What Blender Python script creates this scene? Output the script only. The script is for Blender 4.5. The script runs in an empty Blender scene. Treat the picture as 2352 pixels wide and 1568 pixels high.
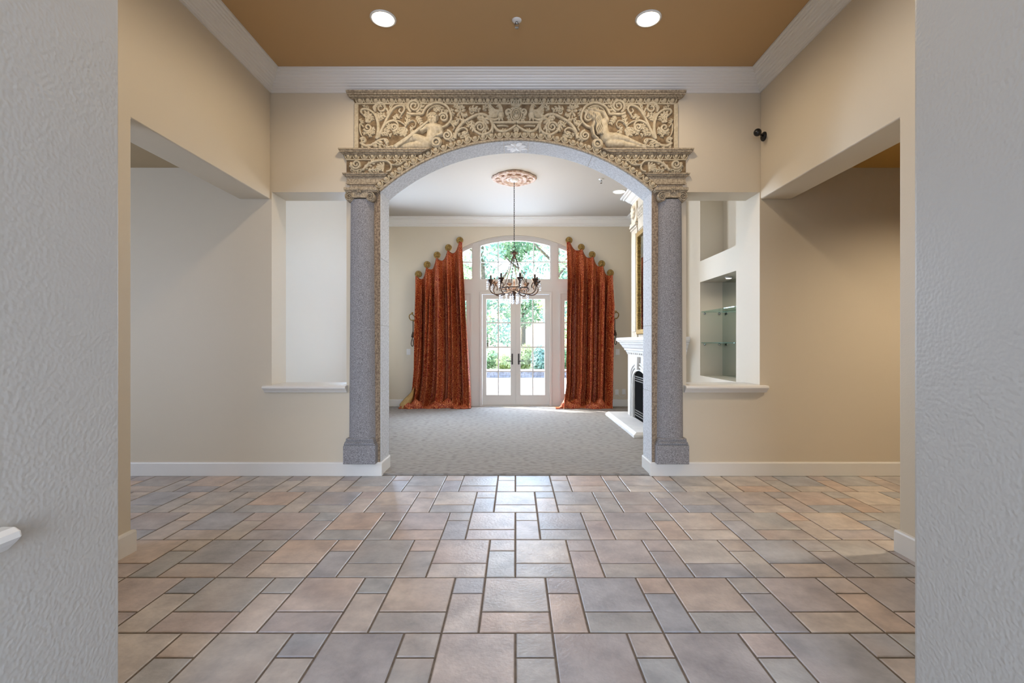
import bpy, bmesh, math, random
from mathutils import Vector, Matrix
from mathutils.geometry import tessellate_polygon
import numpy as np

# ------------------------------------------------------------------ camera, light, exposure
SC = bpy.context.scene
COL = SC.collection
F, CX, CY, H = 1085.0, 1184.0, 785.0, 1.19          # focal length / vanishing point in photo pixels, eye height in metres
D1, D2 = 4.20, 8.65                                  # depth of the arch wall and of the window wall
S1, S2 = D1 / F, D2 / F
TH = 0.26                                            # thickness of the arch wall
cam = bpy.data.cameras.new('camera'); cam_o = bpy.data.objects.new('camera', cam); COL.objects.link(cam_o)
cam.sensor_width = 36.0; cam.lens = 36.0 * F / 2352.0
cam.shift_x = -(CX - 1176) / 2352.0; cam.shift_y = (CY - 784) / 2352.0
cam.clip_start = 0.02; cam.clip_end = 300
cam_o.location = (0, 0, H); cam_o.rotation_euler = (math.pi / 2, 0, 0)
SC.camera = cam_o
SC.view_settings.view_transform = 'Standard'; SC.view_settings.look = 'None'
SC.view_settings.gamma = 1.0; SC.view_settings.use_curve_mapping = False
SC.view_settings.exposure = 0.06
try:
    SC.cycles.max_bounces = 3; SC.cycles.diffuse_bounces = 3; SC.cycles.light_sampling_threshold = 0.05; SC.cycles.glossy_bounces = 2
    SC.cycles.transmission_bounces = 2; SC.cycles.transparent_max_bounces = 8
    SC.cycles.caustics_reflective = False; SC.cycles.caustics_refractive = False
    SC.cycles.sample_clamp_indirect = 4.0; SC.cycles.use_light_tree = False
except Exception:
    pass
world = bpy.data.worlds.new('sky'); SC.world = world; world.use_nodes = True
wn = world.node_tree.nodes; wl = world.node_tree.links
bg = wn['Background']; sky = wn.new('ShaderNodeTexSky'); sky.sky_type = 'NISHITA'; sky.sun_disc = False
sky.sun_elevation = math.radians(42); sky.sun_rotation = math.radians(-60); sky.air_density = 1.0; sky.dust_density = 2.5
wl.new(sky.outputs[0], bg.inputs[0]); bg.inputs[1].default_value = 1.5
def lamp(name, kind, loc, direction, energy, color, **kw):
    l = bpy.data.lights.new(name, kind); l.energy = energy; l.color = color
    for k, v in kw.items(): setattr(l, k, v)
    o = bpy.data.objects.new(name, l); COL.objects.link(o); o.location = loc
    o.rotation_euler = Vector(direction).to_track_quat('-Z', 'Y').to_euler()
    return o
lamp('sun', 'SUN', (-20, 22, 18), (1.79, -1.0, -1.72), 18.0, (1.0, 0.96, 0.90), angle=math.radians(0.6))
DAY = (0.66, 0.77, 1.0); SKYL = (0.58, 0.74, 1.0)
lamp('entrance_daylight', 'AREA', (0, -3.1, 1.45), (0, 1, 0), 172, DAY, shape='RECTANGLE', size=1.8, size_y=2.5)
lamp('side_window_daylight', 'AREA', (-5.1, 1.6, 1.5), (1, 0.25, 0), 85, DAY, shape='RECTANGLE', size=1.6, size_y=1.7)
lamp('living_window_daylight', 'AREA', (-2.66, 7.78, 1.9), (1, -0.75, 0), 95, SKYL, shape='RECTANGLE', size=1.0, size_y=2.2, spread=math.radians(125))
lamp('garden_door_daylight', 'AREA', (0, 9.0, 1.75), (0, -1, -0.03), 150, SKYL, shape='RECTANGLE', size=1.3, size_y=2.6)

# ------------------------------------------------------------------ helpers
def P(u, v, d): return ((u - CX) * d / F, d, H + (CY - v) * d / F)
def X1(u): return (u - CX) * S1
def Z1(v): return H + (CY - v) * S1
def X2(u): return (u - CX) * S2
def Z2(v): return H + (CY - v) * S2
WL = {}
def link(o, parent=None, world=(0, 0, 0)):
    COL.objects.link(o); w = Vector(world); WL[o] = w
    if parent is not None:
        o.parent = parent; o.location = w - WL[parent]
    else:
        o.location = w
    return o
def tag(o, label=None, cat=None, group=None, kind=None):
    if label: o['label'] = label
    if cat: o['category'] = cat
    if group: o['group'] = group
    if kind: o['kind'] = kind
    return o
def empty(name, loc, label, cat, group=None):
    o = bpy.data.objects.new(name, None); o.empty_display_size = 0.1
    return tag(link(o, None, loc), label, cat, group)
def rot2(x, y, a): return x * math.cos(a) - y * math.sin(a), x * math.sin(a) + y * math.cos(a)
class MB:
    def __init__(s): s.v = []; s.f = []; s.uv = None
    def add(s, vs, fs):
        n = len(s.v); s.v += [tuple(p) for p in vs]; s.f += [tuple(i + n for i in f) for f in fs]; return s
    def box(s, x0, x1, y0, y1, z0, z1):
        x0, x1 = min(x0, x1), max(x0, x1); y0, y1 = min(y0, y1), max(y0, y1); z0, z1 = min(z0, z1), max(z0, z1)
        return s.add([(x0,y0,z0),(x1,y0,z0),(x1,y1,z0),(x0,y1,z0),(x0,y0,z1),(x1,y0,z1),(x1,y1,z1),(x0,y1,z1)],
            [(0,3,2,1),(4,5,6,7),(0,1,5,4),(1,2,6,5),(2,3,7,6),(3,0,4,7)])
    def plate(s, outline, holes, a, b, axis='y'):
        """flat polygon with holes, thick from a to b along the axis; 2D points are (x,z) for y, (y,z) for x, (x,y) for z"""
        loops = [[Vector((p[0], p[1], 0)) for p in l] for l in [outline] + list(holes)]
        flat = [p for l in loops for p in l]; n = len(flat)
        tris = tessellate_polygon(loops)
        def w(p, t):
            return (p[0], t, p[1]) if axis == 'y' else ((t, p[0], p[1]) if axis == 'x' else (p[0], p[1], t))
        vs = [w(p, a) for p in flat] + [w(p, b) for p in flat]
        fs = [tuple(t) for t in tris] + [tuple(i + n for i in reversed(t)) for t in tris]
        k = 0
        for l in loops:
            m = len(l)
            for i in range(m):
                fs.append((k + i, k + (i + 1) % m, k + (i + 1) % m + n, k + i + n))
            k += m
        return s.add(vs, fs)
    def tube(s, pts, r, n=6, caps=True):
        pts = [Vector(p) for p in pts]; m = len(pts)
        rr = r if isinstance(r, (list, tuple)) else [r] * m
        vs = []; fs = []; up = None
        for i, p in enumerate(pts):
            t = (pts[min(i + 1, m - 1)] - pts[max(i - 1, 0)])
            t = t.normalized() if t.length > 1e-9 else Vector((0, 0, 1))
            if up is None: up = Vector((0, 0, 1)) if abs(t.z) < 0.9 else Vector((1, 0, 0))
            a = t.cross(up)
            if a.length < 1e-6: a = t.cross(Vector((1, 0.1, 0)))
            a.normalize(); b = a.cross(t).normalized(); up = b
            for k in range(n):
                q = 2 * math.pi * k / n
                vs.append(p + a * (rr[i] * math.cos(q)) + b * (rr[i] * math.sin(q)))
        for i in range(m - 1):
            for k in range(n):
                fs.append((i*n + k, i*n + (k+1) % n, (i+1)*n + (k+1) % n, (i+1)*n + k))
        if caps: fs.append(tuple(range(n - 1, -1, -1))); fs.append(tuple((m-1)*n + k for k in range(n)))
        return s.add(vs, fs)
    def lathe(s, prof, c, n=16, axis='z', scal=None):
        """prof: (radius, height) list turned about the axis through c"""
        vs = []; fs = []; m = len(prof)
        for r, h in prof:
            for k in range(n):
                q = 2 * math.pi * k / n; rr = r * (scal(q) if scal else 1)
                x, y = rr * math.cos(q), rr * math.sin(q)
                vs.append((c[0]+x, c[1]+y, c[2]+h) if axis == 'z' else ((c[0]+x, c[1]+h, c[2]+y) if axis == 'y' else (c[0]+h, c[1]+x, c[2]+y)))
        for i in range(m - 1):
            for k in range(n):
                fs.append((i*n + k, i*n + (k+1) % n, (i+1)*n + (k+1) % n, (i+1)*n + k))
        fs.append(tuple(range(n - 1, -1, -1))); fs.append(tuple((m-1)*n + k for k in range(n)))
        return s.add(vs, fs)
    def sphere(s, c, r, n=10, m=7, sc=(1, 1, 1)):
        prof = [(r * math.sin(math.pi * i / m) + 1e-5, -r * math.cos(math.pi * i / m)) for i in range(m + 1)]
        k = len(s.v); s.lathe(prof, (0, 0, 0), n)
        for i in range(k, len(s.v)):
            p = s.v[i]; s.v[i] = (c[0] + p[0]*sc[0], c[1] + p[1]*sc[1], c[2] + p[2]*sc[2])
        return s
    def torus(s, c, R, r, n=14, m=6, ax=(1, 0, 0), bx=(0, 0, 1), sx=1, sz=1):
        ax = Vector(ax); bx = Vector(bx); c = Vector(c); nn = ax.cross(bx); vs = []; fs = []
        for i in range(n):
            q = 2 * math.pi * i / n; d = ax * (math.cos(q) * sx) + bx * (math.sin(q) * sz)
            for k in range(m):
                w = 2 * math.pi * k / m
                vs.append(c + d * (R + r * math.cos(w)) + nn * (r * math.sin(w)))
        for i in range(n):
            for k in range(m):
                fs.append((i*m + k, i*m + (k+1) % m, ((i+1) % n)*m + (k+1) % m, ((i+1) % n)*m + k))
        return s.add(vs, fs)
    def sweep(s, path, prof, side=1):
        """profile (offset from wall, z) swept along an XY path with mitred corners; side=1: offset to the right of travel"""
        pts = [Vector((p[0], p[1])) for p in path]; m = len(pts); n = len(prof); vs = []; fs = []
        for i, p in enumerate(pts):
            ds = []
            if i > 0: ds.append((pts[i] - pts[i-1]).normalized())
            if i < m - 1: ds.append((pts[i+1] - pts[i]).normalized())
            ns = [Vector((d.y, -d.x)) * side for d in ds]
            nn = ns[0] if len(ns) == 1 else (ns[0] + ns[1]) / (1 + ns[0].dot(ns[1]))
            for o, z in prof: vs.append((p.x + nn.x * o, p.y + nn.y * o, z))
        for i in range(m - 1):
            for k in range(n):
                fs.append((i*n + k, i*n + (k+1) % n, (i+1)*n + (k+1) % n, (i+1)*n + k))
        fs.append(tuple(range(n))); fs.append(tuple((m-1)*n + k for k in reversed(range(n))))
        return s.add(vs, fs)
    def ribbon(s, pts, r, h, y=0.0, groove=False):
        """half-round carved strip on a wall plane; pts (x,z) in metres, r half widths, h heights, proud towards -y from y"""
        m = len(pts); rr = r if isinstance(r, (list, tuple)) else [r]*m; hh = h if isinstance(h, (list, tuple)) else [h]*m
        vs = []; fs = []; sec = [(-1, 0), (-.82, .7), (-.5, 1), (0, .62), (.5, 1), (.82, .7), (1, 0)] if groove else [(-1, 0), (-.72, .68), (0, 1), (.72, .68), (1, 0)]
        N = len(sec)
        for i in range(m):
            a = pts[max(i-1, 0)]; b = pts[min(i+1, m-1)]; dx, dz = b[0]-a[0], b[1]-a[1]; L = math.hypot(dx, dz) or 1
            nx, nz = -dz / L, dx / L
            for q, w in sec: vs.append((pts[i][0] + nx*q*rr[i], y - w*hh[i], pts[i][1] + nz*q*rr[i]))
        for i in range(m - 1):
            for k in range(N - 1): fs.append((i*N+k, i*N+k+1, (i+1)*N+k+1, (i+1)*N+k))
        fs.append(tuple(range(N))); fs.append(tuple((m-1)*N+k for k in reversed(range(N))))
        return s.add(vs, fs)
    def mesh(s, name, mat, smooth=False, origin=None):
        me = bpy.data.meshes.new(name)
        vs = np.array(s.v, dtype=float).reshape(-1, 3)
        if origin is None:
            lo, hi = vs.min(0), vs.max(0); origin = ((lo[0]+hi[0])/2, (lo[1]+hi[1])/2, lo[2])
        me.from_pydata((vs - np.array(origin)).tolist(), [], s.f)
        if s.uv is not None:
            l = me.uv_layers.new(name='UVMap'); idx = np.empty(len(me.loops), dtype=np.int32); me.loops.foreach_get('vertex_index', idx)
            l.data.foreach_set('uv', np.array(s.uv, dtype=np.float32)[idx].ravel())
        me.materials.append(mat); me.validate(); bmq = bmesh.new(); bmq.from_mesh(me)
        bmesh.ops.recalc_face_normals(bmq, faces=bmq.faces); bmq.to_mesh(me); bmq.free()
        if smooth: me.polygons.foreach_set('use_smooth', [True] * len(me.polygons))
        return me, origin
    def build(s, name, mat, parent=None, smooth=False, label=None, cat=None, group=None, kind=None, bevel=0, seg=2):
        me, o = s.mesh(name, mat, smooth)
        ob = bpy.data.objects.new(name, me)
        if smooth and smooth != 'all':
            pass
        if bevel:
            m = ob.modifiers.new('edge', 'BEVEL'); m.width = bevel; m.segments = seg; m.limit_method = 'ANGLE'; m.angle_limit = math.radians(50)
        link(ob, parent, o)
        return tag(ob, label, cat, group, kind)
def struct(name, mb, mat, label, bevel=0, seg=2, parent=None, smooth=False):
    return mb.build(name, mat, parent, smooth, label, None, None, 'structure', bevel, seg)
def place(name, me, loc, parent=None, rot=None, scale=None, **kw):
    ob = bpy.data.objects.new(name, me); link(ob, parent, loc)
    if rot is not None: ob.rotation_euler = rot
    if scale is not None: ob.scale = scale
    return tag(ob, **kw)
def spline(pts, n=8):
    """Catmull-Rom through 2D/3D points"""
    pts = [Vector(p) for p in pts]; out = []
    for i in range(len(pts) - 1):
        a, b, c, d = pts[max(i-1, 0)], pts[i], pts[i+1], pts[min(i+2, len(pts)-1)]
        for k in range(n):
            t = k / n
            out.append(0.5 * ((2*b) + (c-a)*t + (2*a-5*b+4*c-d)*t*t + (3*b-a-3*c+d)*t*t*t))
    out.append(pts[-1]); return [tuple(p) for p in out]

# ------------------------------------------------------------------ materials
def lin(c): return tuple(((x/255)/12.92 if x/255 <= 0.04045 else ((x/255+0.055)/1.055)**2.4) for x in c) + (1.0,)
def new_mat(name, rough=0.6, metal=0.0, spec=0.5):
    m = bpy.data.materials.new(name); m.use_nodes = True; b = m.node_tree.nodes['Principled BSDF']
    b.inputs['Roughness'].default_value = rough; b.inputs['Metallic'].default_value = metal
    b.inputs['Specular IOR Level'].default_value = spec
    return m, m.node_tree.nodes, m.node_tree.links, b
def mat(name, c1, c2=None, scale=6, rough=0.6, metal=0.0, bump=0.0, bscale=120, spec=0.5, detail=4, lo=0.35, hi=0.65, bdist=0.002, coord='Object'):
    m, n, l, b = new_mat(name, rough, metal, spec)
    tc = n.new('ShaderNodeTexCoord')
    b.inputs['Base Color'].default_value = lin(c1)
    if c2 is not None:
        no = n.new('ShaderNodeTexNoise'); no.inputs['Scale'].default_value = scale; no.inputs['Detail'].default_value = min(detail, 3)
        l.new(tc.outputs[coord], no.inputs['Vector'])
        cr = n.new('ShaderNodeValToRGB'); cr.color_ramp.elements[0].position = lo; cr.color_ramp.elements[1].position = hi
        cr.color_ramp.elements[0].color = lin(c1); cr.color_ramp.elements[1].color = lin(c2)
        l.new(no.outputs['Fac'], cr.inputs[0]); l.new(cr.outputs[0], b.inputs['Base Color'])
    if bump:
        nb = n.new('ShaderNodeTexNoise'); nb.inputs['Scale'].default_value = bscale; nb.inputs['Detail'].default_value = 0.5
        l.new(tc.outputs[coord], nb.inputs['Vector'])
        bp = n.new('ShaderNodeBump'); bp.inputs['Strength'].default_value = bump; bp.inputs['Distance'].default_value = bdist
        l.new(nb.outputs['Fac'], bp.inputs['Height']); l.new(bp.outputs[0], b.inputs['Normal'])
    return m
def emis(name, color, strength):
    m = bpy.data.materials.new(name); m.use_nodes = True; n = m.node_tree.nodes; n.clear()
    e = n.new('ShaderNodeEmission'); e.inputs[0].default_value = (*color, 1); e.inputs[1].default_value = strength
    o = n.new('ShaderNodeOutputMaterial'); m.node_tree.links.new(e.outputs[0], o.inputs[0]); return m
def glassmat(name, tint=(0.96, 0.98, 0.98), gloss=0.008, rough=0.02):
    m = bpy.data.materials.new(name); m.use_nodes = True; n = m.node_tree.nodes; n.clear(); l = m.node_tree.links
    t = n.new('ShaderNodeBsdfTransparent'); t.inputs[0].default_value = (*tint, 1)
    g = n.new('ShaderNodeBsdfGlossy'); g.inputs['Roughness'].default_value = rough
    mx = n.new('ShaderNodeMixShader'); mx.inputs[0].default_value = gloss
    o = n.new('ShaderNodeOutputMaterial'); l.new(t.outputs[0], mx.inputs[1]); l.new(g.outputs[0], mx.inputs[2]); l.new(mx.outputs[0], o.inputs[0])
    return m
M = {}
M['paint'] = mat('beige_wall_paint', (217, 205, 184), None, 2, rough=0.5, bump=0.25, bscale=170, bdist=0.0015, spec=0.35)
M['foyer'] = mat('pale_wall_paint', (189, 185, 178), None, 2, rough=0.42, bump=0.8, bscale=110, bdist=0.0022, spec=0.4)
M['window_paint'] = mat('grey_white_window_paint', (205, 198, 190), None, rough=0.4)
M['trim'] = mat('white_trim_paint', (232, 229, 223), None, 3, rough=0.4)
M['white_wall'] = mat('off_white_wall_paint', (230, 226, 218), None, rough=0.5, bscale=170, bdist=0.0015, spec=0.35)
M['ceil_brown'] = mat('brown_ceiling_paint', (192, 158, 114), None, 1.5, rough=0.75, bscale=200, spec=0.2)
M['ceil_gold'] = mat('golden_ceiling_paint', (190, 148, 82), None, 1.5, rough=0.75, spec=0.2)
M['ceil_pale'] = mat('cream_ceiling_paint', (186, 178, 167), None, 1.5, rough=0.7, bscale=180, spec=0.2)
M['ceil_tan'] = mat('tan_ceiling_paint', (184, 164, 132), None, 1.5, rough=0.75, spec=0.2)
M['grout'] = mat('brown_grout', (104, 92, 80), (122, 108, 94), 40, rough=0.9)
M['stone'] = mat('beige_carved_stone', (184, 169, 140), (208, 195, 168), 40, rough=0.8, bump=0.3, bscale=90)
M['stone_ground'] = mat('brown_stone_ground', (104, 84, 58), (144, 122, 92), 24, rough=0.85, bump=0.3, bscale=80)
M['stone_cornice'] = mat('weathered_cornice_stone', (136, 122, 102), (192, 176, 150), 70, rough=0.85, bump=0.35, bscale=90)
M['soffit'] = mat('pale_grey_stone', (190, 191, 193), (222, 223, 225), 60, rough=0.75, bscale=140)
M['column'] = mat('grey_mottled_stone', (112, 110, 112), (166, 164, 167), 190, rough=0.8, bump=0.4, bscale=110, detail=8, lo=0.38, hi=0.62)
M['column_edge'] = mat('brown_mottled_stone', (116, 98, 82), (168, 148, 124), 70, rough=0.85, bscale=100, detail=6)
M['white_paint'] = mat('white_stencil_paint', (252, 252, 252), None, rough=0.6)
M['gold'] = mat('antique_gold', (120, 92, 48), (186, 152, 84), 60, rough=0.45, metal=0.6, bump=0.6, bscale=90)
M['bronze'] = mat('dark_bronze', (40, 29, 23), (84, 58, 42), 40, rough=0.5, metal=0.4)
M['iron'] = mat('dark_iron', (36, 32, 30), (60, 52, 46), 30, rough=0.5, metal=0.4)
M['black'] = mat('black_plastic', (14, 13, 13), (20, 19, 18), 30, rough=0.35)
M['chrome'] = mat('chrome_metal', (190, 190, 190), None, rough=0.2, metal=1.0)
M['lining'] = mat('gold_curtain_lining', (176, 140, 84), (190, 156, 100), 20, rough=0.6)
M['plastic'] = mat('white_plastic', (232, 230, 226), None, rough=0.35)
M['mantel'] = mat('white_mantel_plaster', (222, 220, 216), (230, 228, 224), 8, rough=0.55)
M['mantel_cream'] = mat('cream_carved_plaster', (204, 192, 172), (218, 207, 188), 18, rough=0.7)
M['steel'] = mat('grey_firebox_steel', (120, 118, 114), (140, 138, 134), 10, rough=0.4, metal=0.5)
M['firebox'] = mat('recess_dark_black', (7, 7, 7), (12, 11, 11), 12, rough=0.95, spec=0.05)  # near-black colour stands in for the shaded depth of the recess
M['mirror'] = mat('silver_mirror', (214, 222, 216), None, rough=0.03, metal=1.0)
M['window_glass'] = glassmat('window_glass')
M['shelf_glass'] = glassmat('shelf_glass', (0.80, 0.92, 0.90), 0.12)
M['crystal'] = glassmat('crystal_glass', (0.95, 0.96, 1.0), 0.35, 0.05)
M['bulb'] = emis('warm_bulb', (1.0, 0.86, 0.66), 12)
M['downlight'] = emis('downlight_lens', (1.0, 0.86, 0.66), 18)
M['medallion'] = mat('pink_bronze_plaster', (168, 128, 104), (216, 196, 178), 24, rough=0.6, bump=0.4, bscale=60)
M['patio'] = mat('pale_patio_concrete', (214, 210, 202), (226, 222, 214), 3, rough=0.85)
M['lawn'] = mat('garden_soil', (120, 128, 84), (168, 164, 120), 4, rough=0.95)
M['brick'] = mat('grey_brick', (112, 112, 120), (150, 148, 154), 7, rough=0.9)
M['bark'] = mat('grey_bark', (92, 80, 68), (130, 116, 100), 12, rough=0.95, bump=0.6, bscale=20, bdist=0.02)
def leafmat(name, c1, c2):
    m, n, l, b = new_mat(name, 0.6, 0, 0.3); g = n.new('ShaderNodeNewGeometry'); cr = n.new('ShaderNodeValToRGB')
    cr.color_ramp.elements[0].color = lin(c1); cr.color_ramp.elements[1].color = lin(c2)
    l.new(g.outputs['Random Per Island'], cr.inputs[0]); l.new(cr.outputs[0], b.inputs['Base Color'])
    t = n.new('ShaderNodeBsdfTranslucent'); l.new(cr.outputs[0], t.inputs[0]); mx = n.new('ShaderNodeMixShader'); mx.inputs[0].default_value = 0.4
    o = n['Material Output']; l.new(b.outputs[0], mx.inputs[1]); l.new(t.outputs[0], mx.inputs[2]); l.new(mx.outputs[0], o.inputs[0]); return m
M['leaf_a'] = leafmat('mid_green_leaves', (120, 160, 116), (206, 224, 180))
M['leaf_b'] = leafmat('blue_green_leaves', (120, 162, 148), (208, 230, 214))
M['leaf_c'] = leafmat('yellow_green_leaves', (150, 176, 104), (222, 228, 168))
M['leaf_d'] = leafmat('dark_green_leaves', (92, 130, 102), (176, 204, 164))
def tile_mat():
    m, n, l, b = new_mat('slate_look_tile', 0.40, 0, 0.6)
    tc = n.new('ShaderNodeTexCoord'); oi = n.new('ShaderNodeObjectInfo'); ad = n.new('ShaderNodeVectorMath'); ad.operation = 'MULTIPLY_ADD'
    cb = n.new('ShaderNodeCombineXYZ'); l.new(oi.outputs['Random'], cb.inputs[0]); l.new(oi.outputs['Random'], cb.inputs[1])
    ad.inputs[1].default_value = (1, 1, 1); l.new(tc.outputs['Object'], ad.inputs[0])
    ml = n.new('ShaderNodeVectorMath'); ml.operation = 'SCALE'; ml.inputs['Scale'].default_value = 57.0; l.new(cb.outputs[0], ml.inputs[0]); l.new(ml.outputs[0], ad.inputs[2])
    base = n.new('ShaderNodeValToRGB'); e = base.color_ramp.elements; base.color_ramp.interpolation = 'LINEAR'
    cols = [(0.0, (186, 180, 176)), (0.14, (177, 179, 181)), (0.28, (201, 190, 181)), (0.42, (180, 172, 171)), (0.55, (172, 175, 182)), (0.68, (196, 182, 177)), (0.84, (208, 201, 192)), (0.94, (203, 182, 168)), (1.0, (183, 181, 179))]
    e[0].position = 0; e[0].color = lin(cols[0][1]); e[1].position = 1; e[1].color = lin(cols[-1][1])
    for p, c in cols[1:-1]: x = e.new(p); x.color = lin(c)
    l.new(oi.outputs['Random'], base.inputs[0])
    n1 = n.new('ShaderNodeTexNoise'); n1.inputs['Scale'].default_value = 5.5; n1.inputs['Detail'].default_value = 4; n1.inputs['Roughness'].default_value = 0.65; l.new(ad.outputs[0], n1.inputs['Vector'])
    r1 = n.new('ShaderNodeValToRGB'); r1.color_ramp.elements[0].position = 0.3; r1.color_ramp.elements[1].position = 0.7
    r1.color_ramp.elements[0].color = (0.70, 0.69, 0.70, 1); r1.color_ramp.elements[1].color = (1.22, 1.2, 1.17, 1); l.new(n1.outputs['Fac'], r1.inputs[0])
    mx = n.new('ShaderNodeMix'); mx.data_type = 'RGBA'; mx.blend_type = 'MULTIPLY'; mx.inputs[0].default_value = 1.0
    l.new(base.outputs[0], mx.inputs[6]); l.new(r1.outputs[0], mx.inputs[7])
    n2 = n.new('ShaderNodeTexNoise'); n2.inputs['Scale'].default_value = 2.2; n2.inputs['Detail'].default_value = 1; l.new(ad.outputs[0], n2.inputs['Vector'])
    r2 = n.new('ShaderNodeValToRGB'); r2.color_ramp.elements[0].position = 0.52; r2.color_ramp.elements[1].position = 0.78; l.new(n2.outputs['Fac'], r2.inputs[0])
    r2.color_ramp.elements[0].color = (0, 0, 0, 1); r2.color_ramp.elements[1].color = (0.3, 0.3, 0.3, 1)
    m2 = n.new('ShaderNodeMix'); m2.data_type = 'RGBA'; l.new(r2.outputs[0], m2.inputs[0]); l.new(mx.outputs[2], m2.inputs[6]); m2.inputs[7].default_value = lin((178, 142, 118))
    l.new(m2.outputs[2], b.inputs['Base Color'])
    n3 = n.new('ShaderNodeTexNoise'); n3.inputs['Scale'].default_value = 60; n3.inputs['Detail'].default_value = 3; l.new(ad.outputs[0], n3.inputs['Vector'])
    bp = n.new('ShaderNodeBump'); bp.inputs['Strength'].default_value = 0.7; bp.inputs['Distance'].default_value = 0.003; l.new(n3.outputs['Fac'], bp.inputs['Height']); l.new(bp.outputs[0], b.inputs['Normal'])
    return m
M['tile'] = tile_mat()
def carpet_mat():
    m, n, l, b = new_mat('patterned_loop_carpet', 0.95, 0, 0.1)
    tc = n.new('ShaderNodeTexCoord'); no = n.new('ShaderNodeTexNoise'); no.inputs['Scale'].default_value = 9; l.new(tc.outputs['Object'], no.inputs['Vector'])
    mp = n.new('ShaderNodeVectorMath'); mp.operation = 'MULTIPLY_ADD'; l.new(no.outputs['Color'], mp.inputs[0]); mp.inputs[1].default_value = (0.03, 0.012, 0); l.new(tc.outputs['Object'], mp.inputs[2])
    sc_ = n.new('ShaderNodeVectorMath'); sc_.operation = 'MULTIPLY'; sc_.inputs[1].default_value = (15.0, 40.0, 0.0); l.new(mp.outputs[0], sc_.inputs[0])
    br = n.new('ShaderNodeTexNoise'); br.inputs['Scale'].default_value = 1.0; br.inputs['Detail'].default_value = 0.6; l.new(sc_.outputs[0], br.inputs['Vector'])
    ra = n.new('ShaderNodeValToRGB'); ra.color_ramp.elements[0].position = 0.50; ra.color_ramp.elements[1].position = 0.64
    ra.color_ramp.elements[0].color = lin((166, 160, 153)); ra.color_ramp.elements[1].color = lin((146, 140, 133)); l.new(br.outputs['Fac'], ra.inputs[0])
    fn = n.new('ShaderNodeTexNoise'); fn.inputs['Scale'].default_value = 260; l.new(tc.outputs['Object'], fn.inputs['Vector'])
    l.new(ra.outputs[0], b.inputs['Base Color'])
    ma = n.new('ShaderNodeMath'); ma.operation = 'MULTIPLY_ADD'; l.new(br.outputs['Fac'], ma.inputs[0]); ma.inputs[1].default_value = -1.6; l.new(fn.outputs['Fac'], ma.inputs[2])
    bp = n.new('ShaderNodeBump'); bp.inputs['Strength'].default_value = 0.8; bp.inputs['Distance'].default_value = 0.006; l.new(ma.outputs[0], bp.inputs['Height']); l.new(bp.outputs[0], b.inputs['Normal'])
    return m
M['carpet'] = carpet_mat()
def damask_mat():
    m, n, l, b = new_mat('red_gold_damask', 0.5, 0, 0.3)
    uv = n.new('ShaderNodeUVMap'); uv.uv_map = 'UVMap'
    no = n.new('ShaderNodeTexNoise'); no.inputs['Scale'].default_value = 26; no.inputs['Detail'].default_value = 1.5; l.new(uv.outputs[0], no.inputs['Vector'])
    mp = n.new('ShaderNodeVectorMath'); mp.operation = 'MULTIPLY_ADD'; l.new(no.outputs['Color'], mp.inputs[0]); mp.inputs[1].default_value = (0.075, 0.075, 0); l.new(uv.outputs[0], mp.inputs[2])
    vo = n.new('ShaderNodeTexVoronoi'); vo.inputs['Scale'].default_value = 9.5; vo.inputs['Randomness'].default_value = 0.3; l.new(mp.outputs[0], vo.inputs['Vector'])
    mu = n.new('ShaderNodeMath'); mu.operation = 'MULTIPLY'; mu.inputs[1].default_value = 34; l.new(vo.outputs['Distance'], mu.inputs[0])
    si = n.new('ShaderNodeMath'); si.operation = 'SINE'; l.new(mu.outputs[0], si.inputs[0])
    cr = n.new('ShaderNodeValToRGB'); cr.color_ramp.elements[0].position = 0.55; cr.color_ramp.elements[1].position = 0.88
    cr.color_ramp.elements[0].color = lin((132, 34, 14)); cr.color_ramp.elements[1].color = lin((206, 126, 74))
    ad = n.new('ShaderNodeMath'); ad.operation = 'MULTIPLY_ADD'; ad.inputs[1].default_value = 0.5; ad.inputs[2].default_value = 0.5; l.new(si.outputs[0], ad.inputs[0])
    l.new(ad.outputs[0], cr.inputs[0]); l.new(cr.outputs[0], b.inputs['Base Color'])
    return m
M['damask'] = damask_mat()

# ------------------------------------------------------------------ room shell
XL, XR = X1(621.5), X1(1746)           # side walls of the tiled hall
ZH = Z1(457.5)                          # underside of the side headers
ZN, ZS = Z1(441), Z1(884)               # niche top, sill top
AL, AR = X1(874), X1(1497); ACX = (AL + AR) / 2; ASP = Z1(440); AHW = (AR - AL) / 2; ARISE = Z1(323) - ASP
AR_R = (AHW**2 + ARISE**2) / (2 * ARISE); ACZ = ASP + ARISE - AR_R
A0 = math.asin(AHW / AR_R)
def arc(R, a, b, n): return [(ACX + R * math.sin(a + (b - a) * i / n), ACZ + R * math.cos(a + (b - a) * i / n)) for i in range(n + 1)]
NL0, NL1, NR0, NR1 = X1(624), X1(796), X1(1576), X1(1745)
CZ = 3.56                               # hall ceiling
SZ = Z1(385)                            # side-room ceilings
OX = 5.2                                # outer walls of the side rooms
YB = -3.0
FX = 1.07                               # inner faces of the entrance passage
FY = 1.275                              # where the passage walls end
LXL, LXR, LZ = -2.53, NR1, 3.45        # living-room walls and ceiling
Y1, Y2 = D1, D1 + TH
rect = lambda a0, a1, b0, b1: [(a0, b0), (a1, b0), (a1, b1), (a0, b1)]

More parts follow.
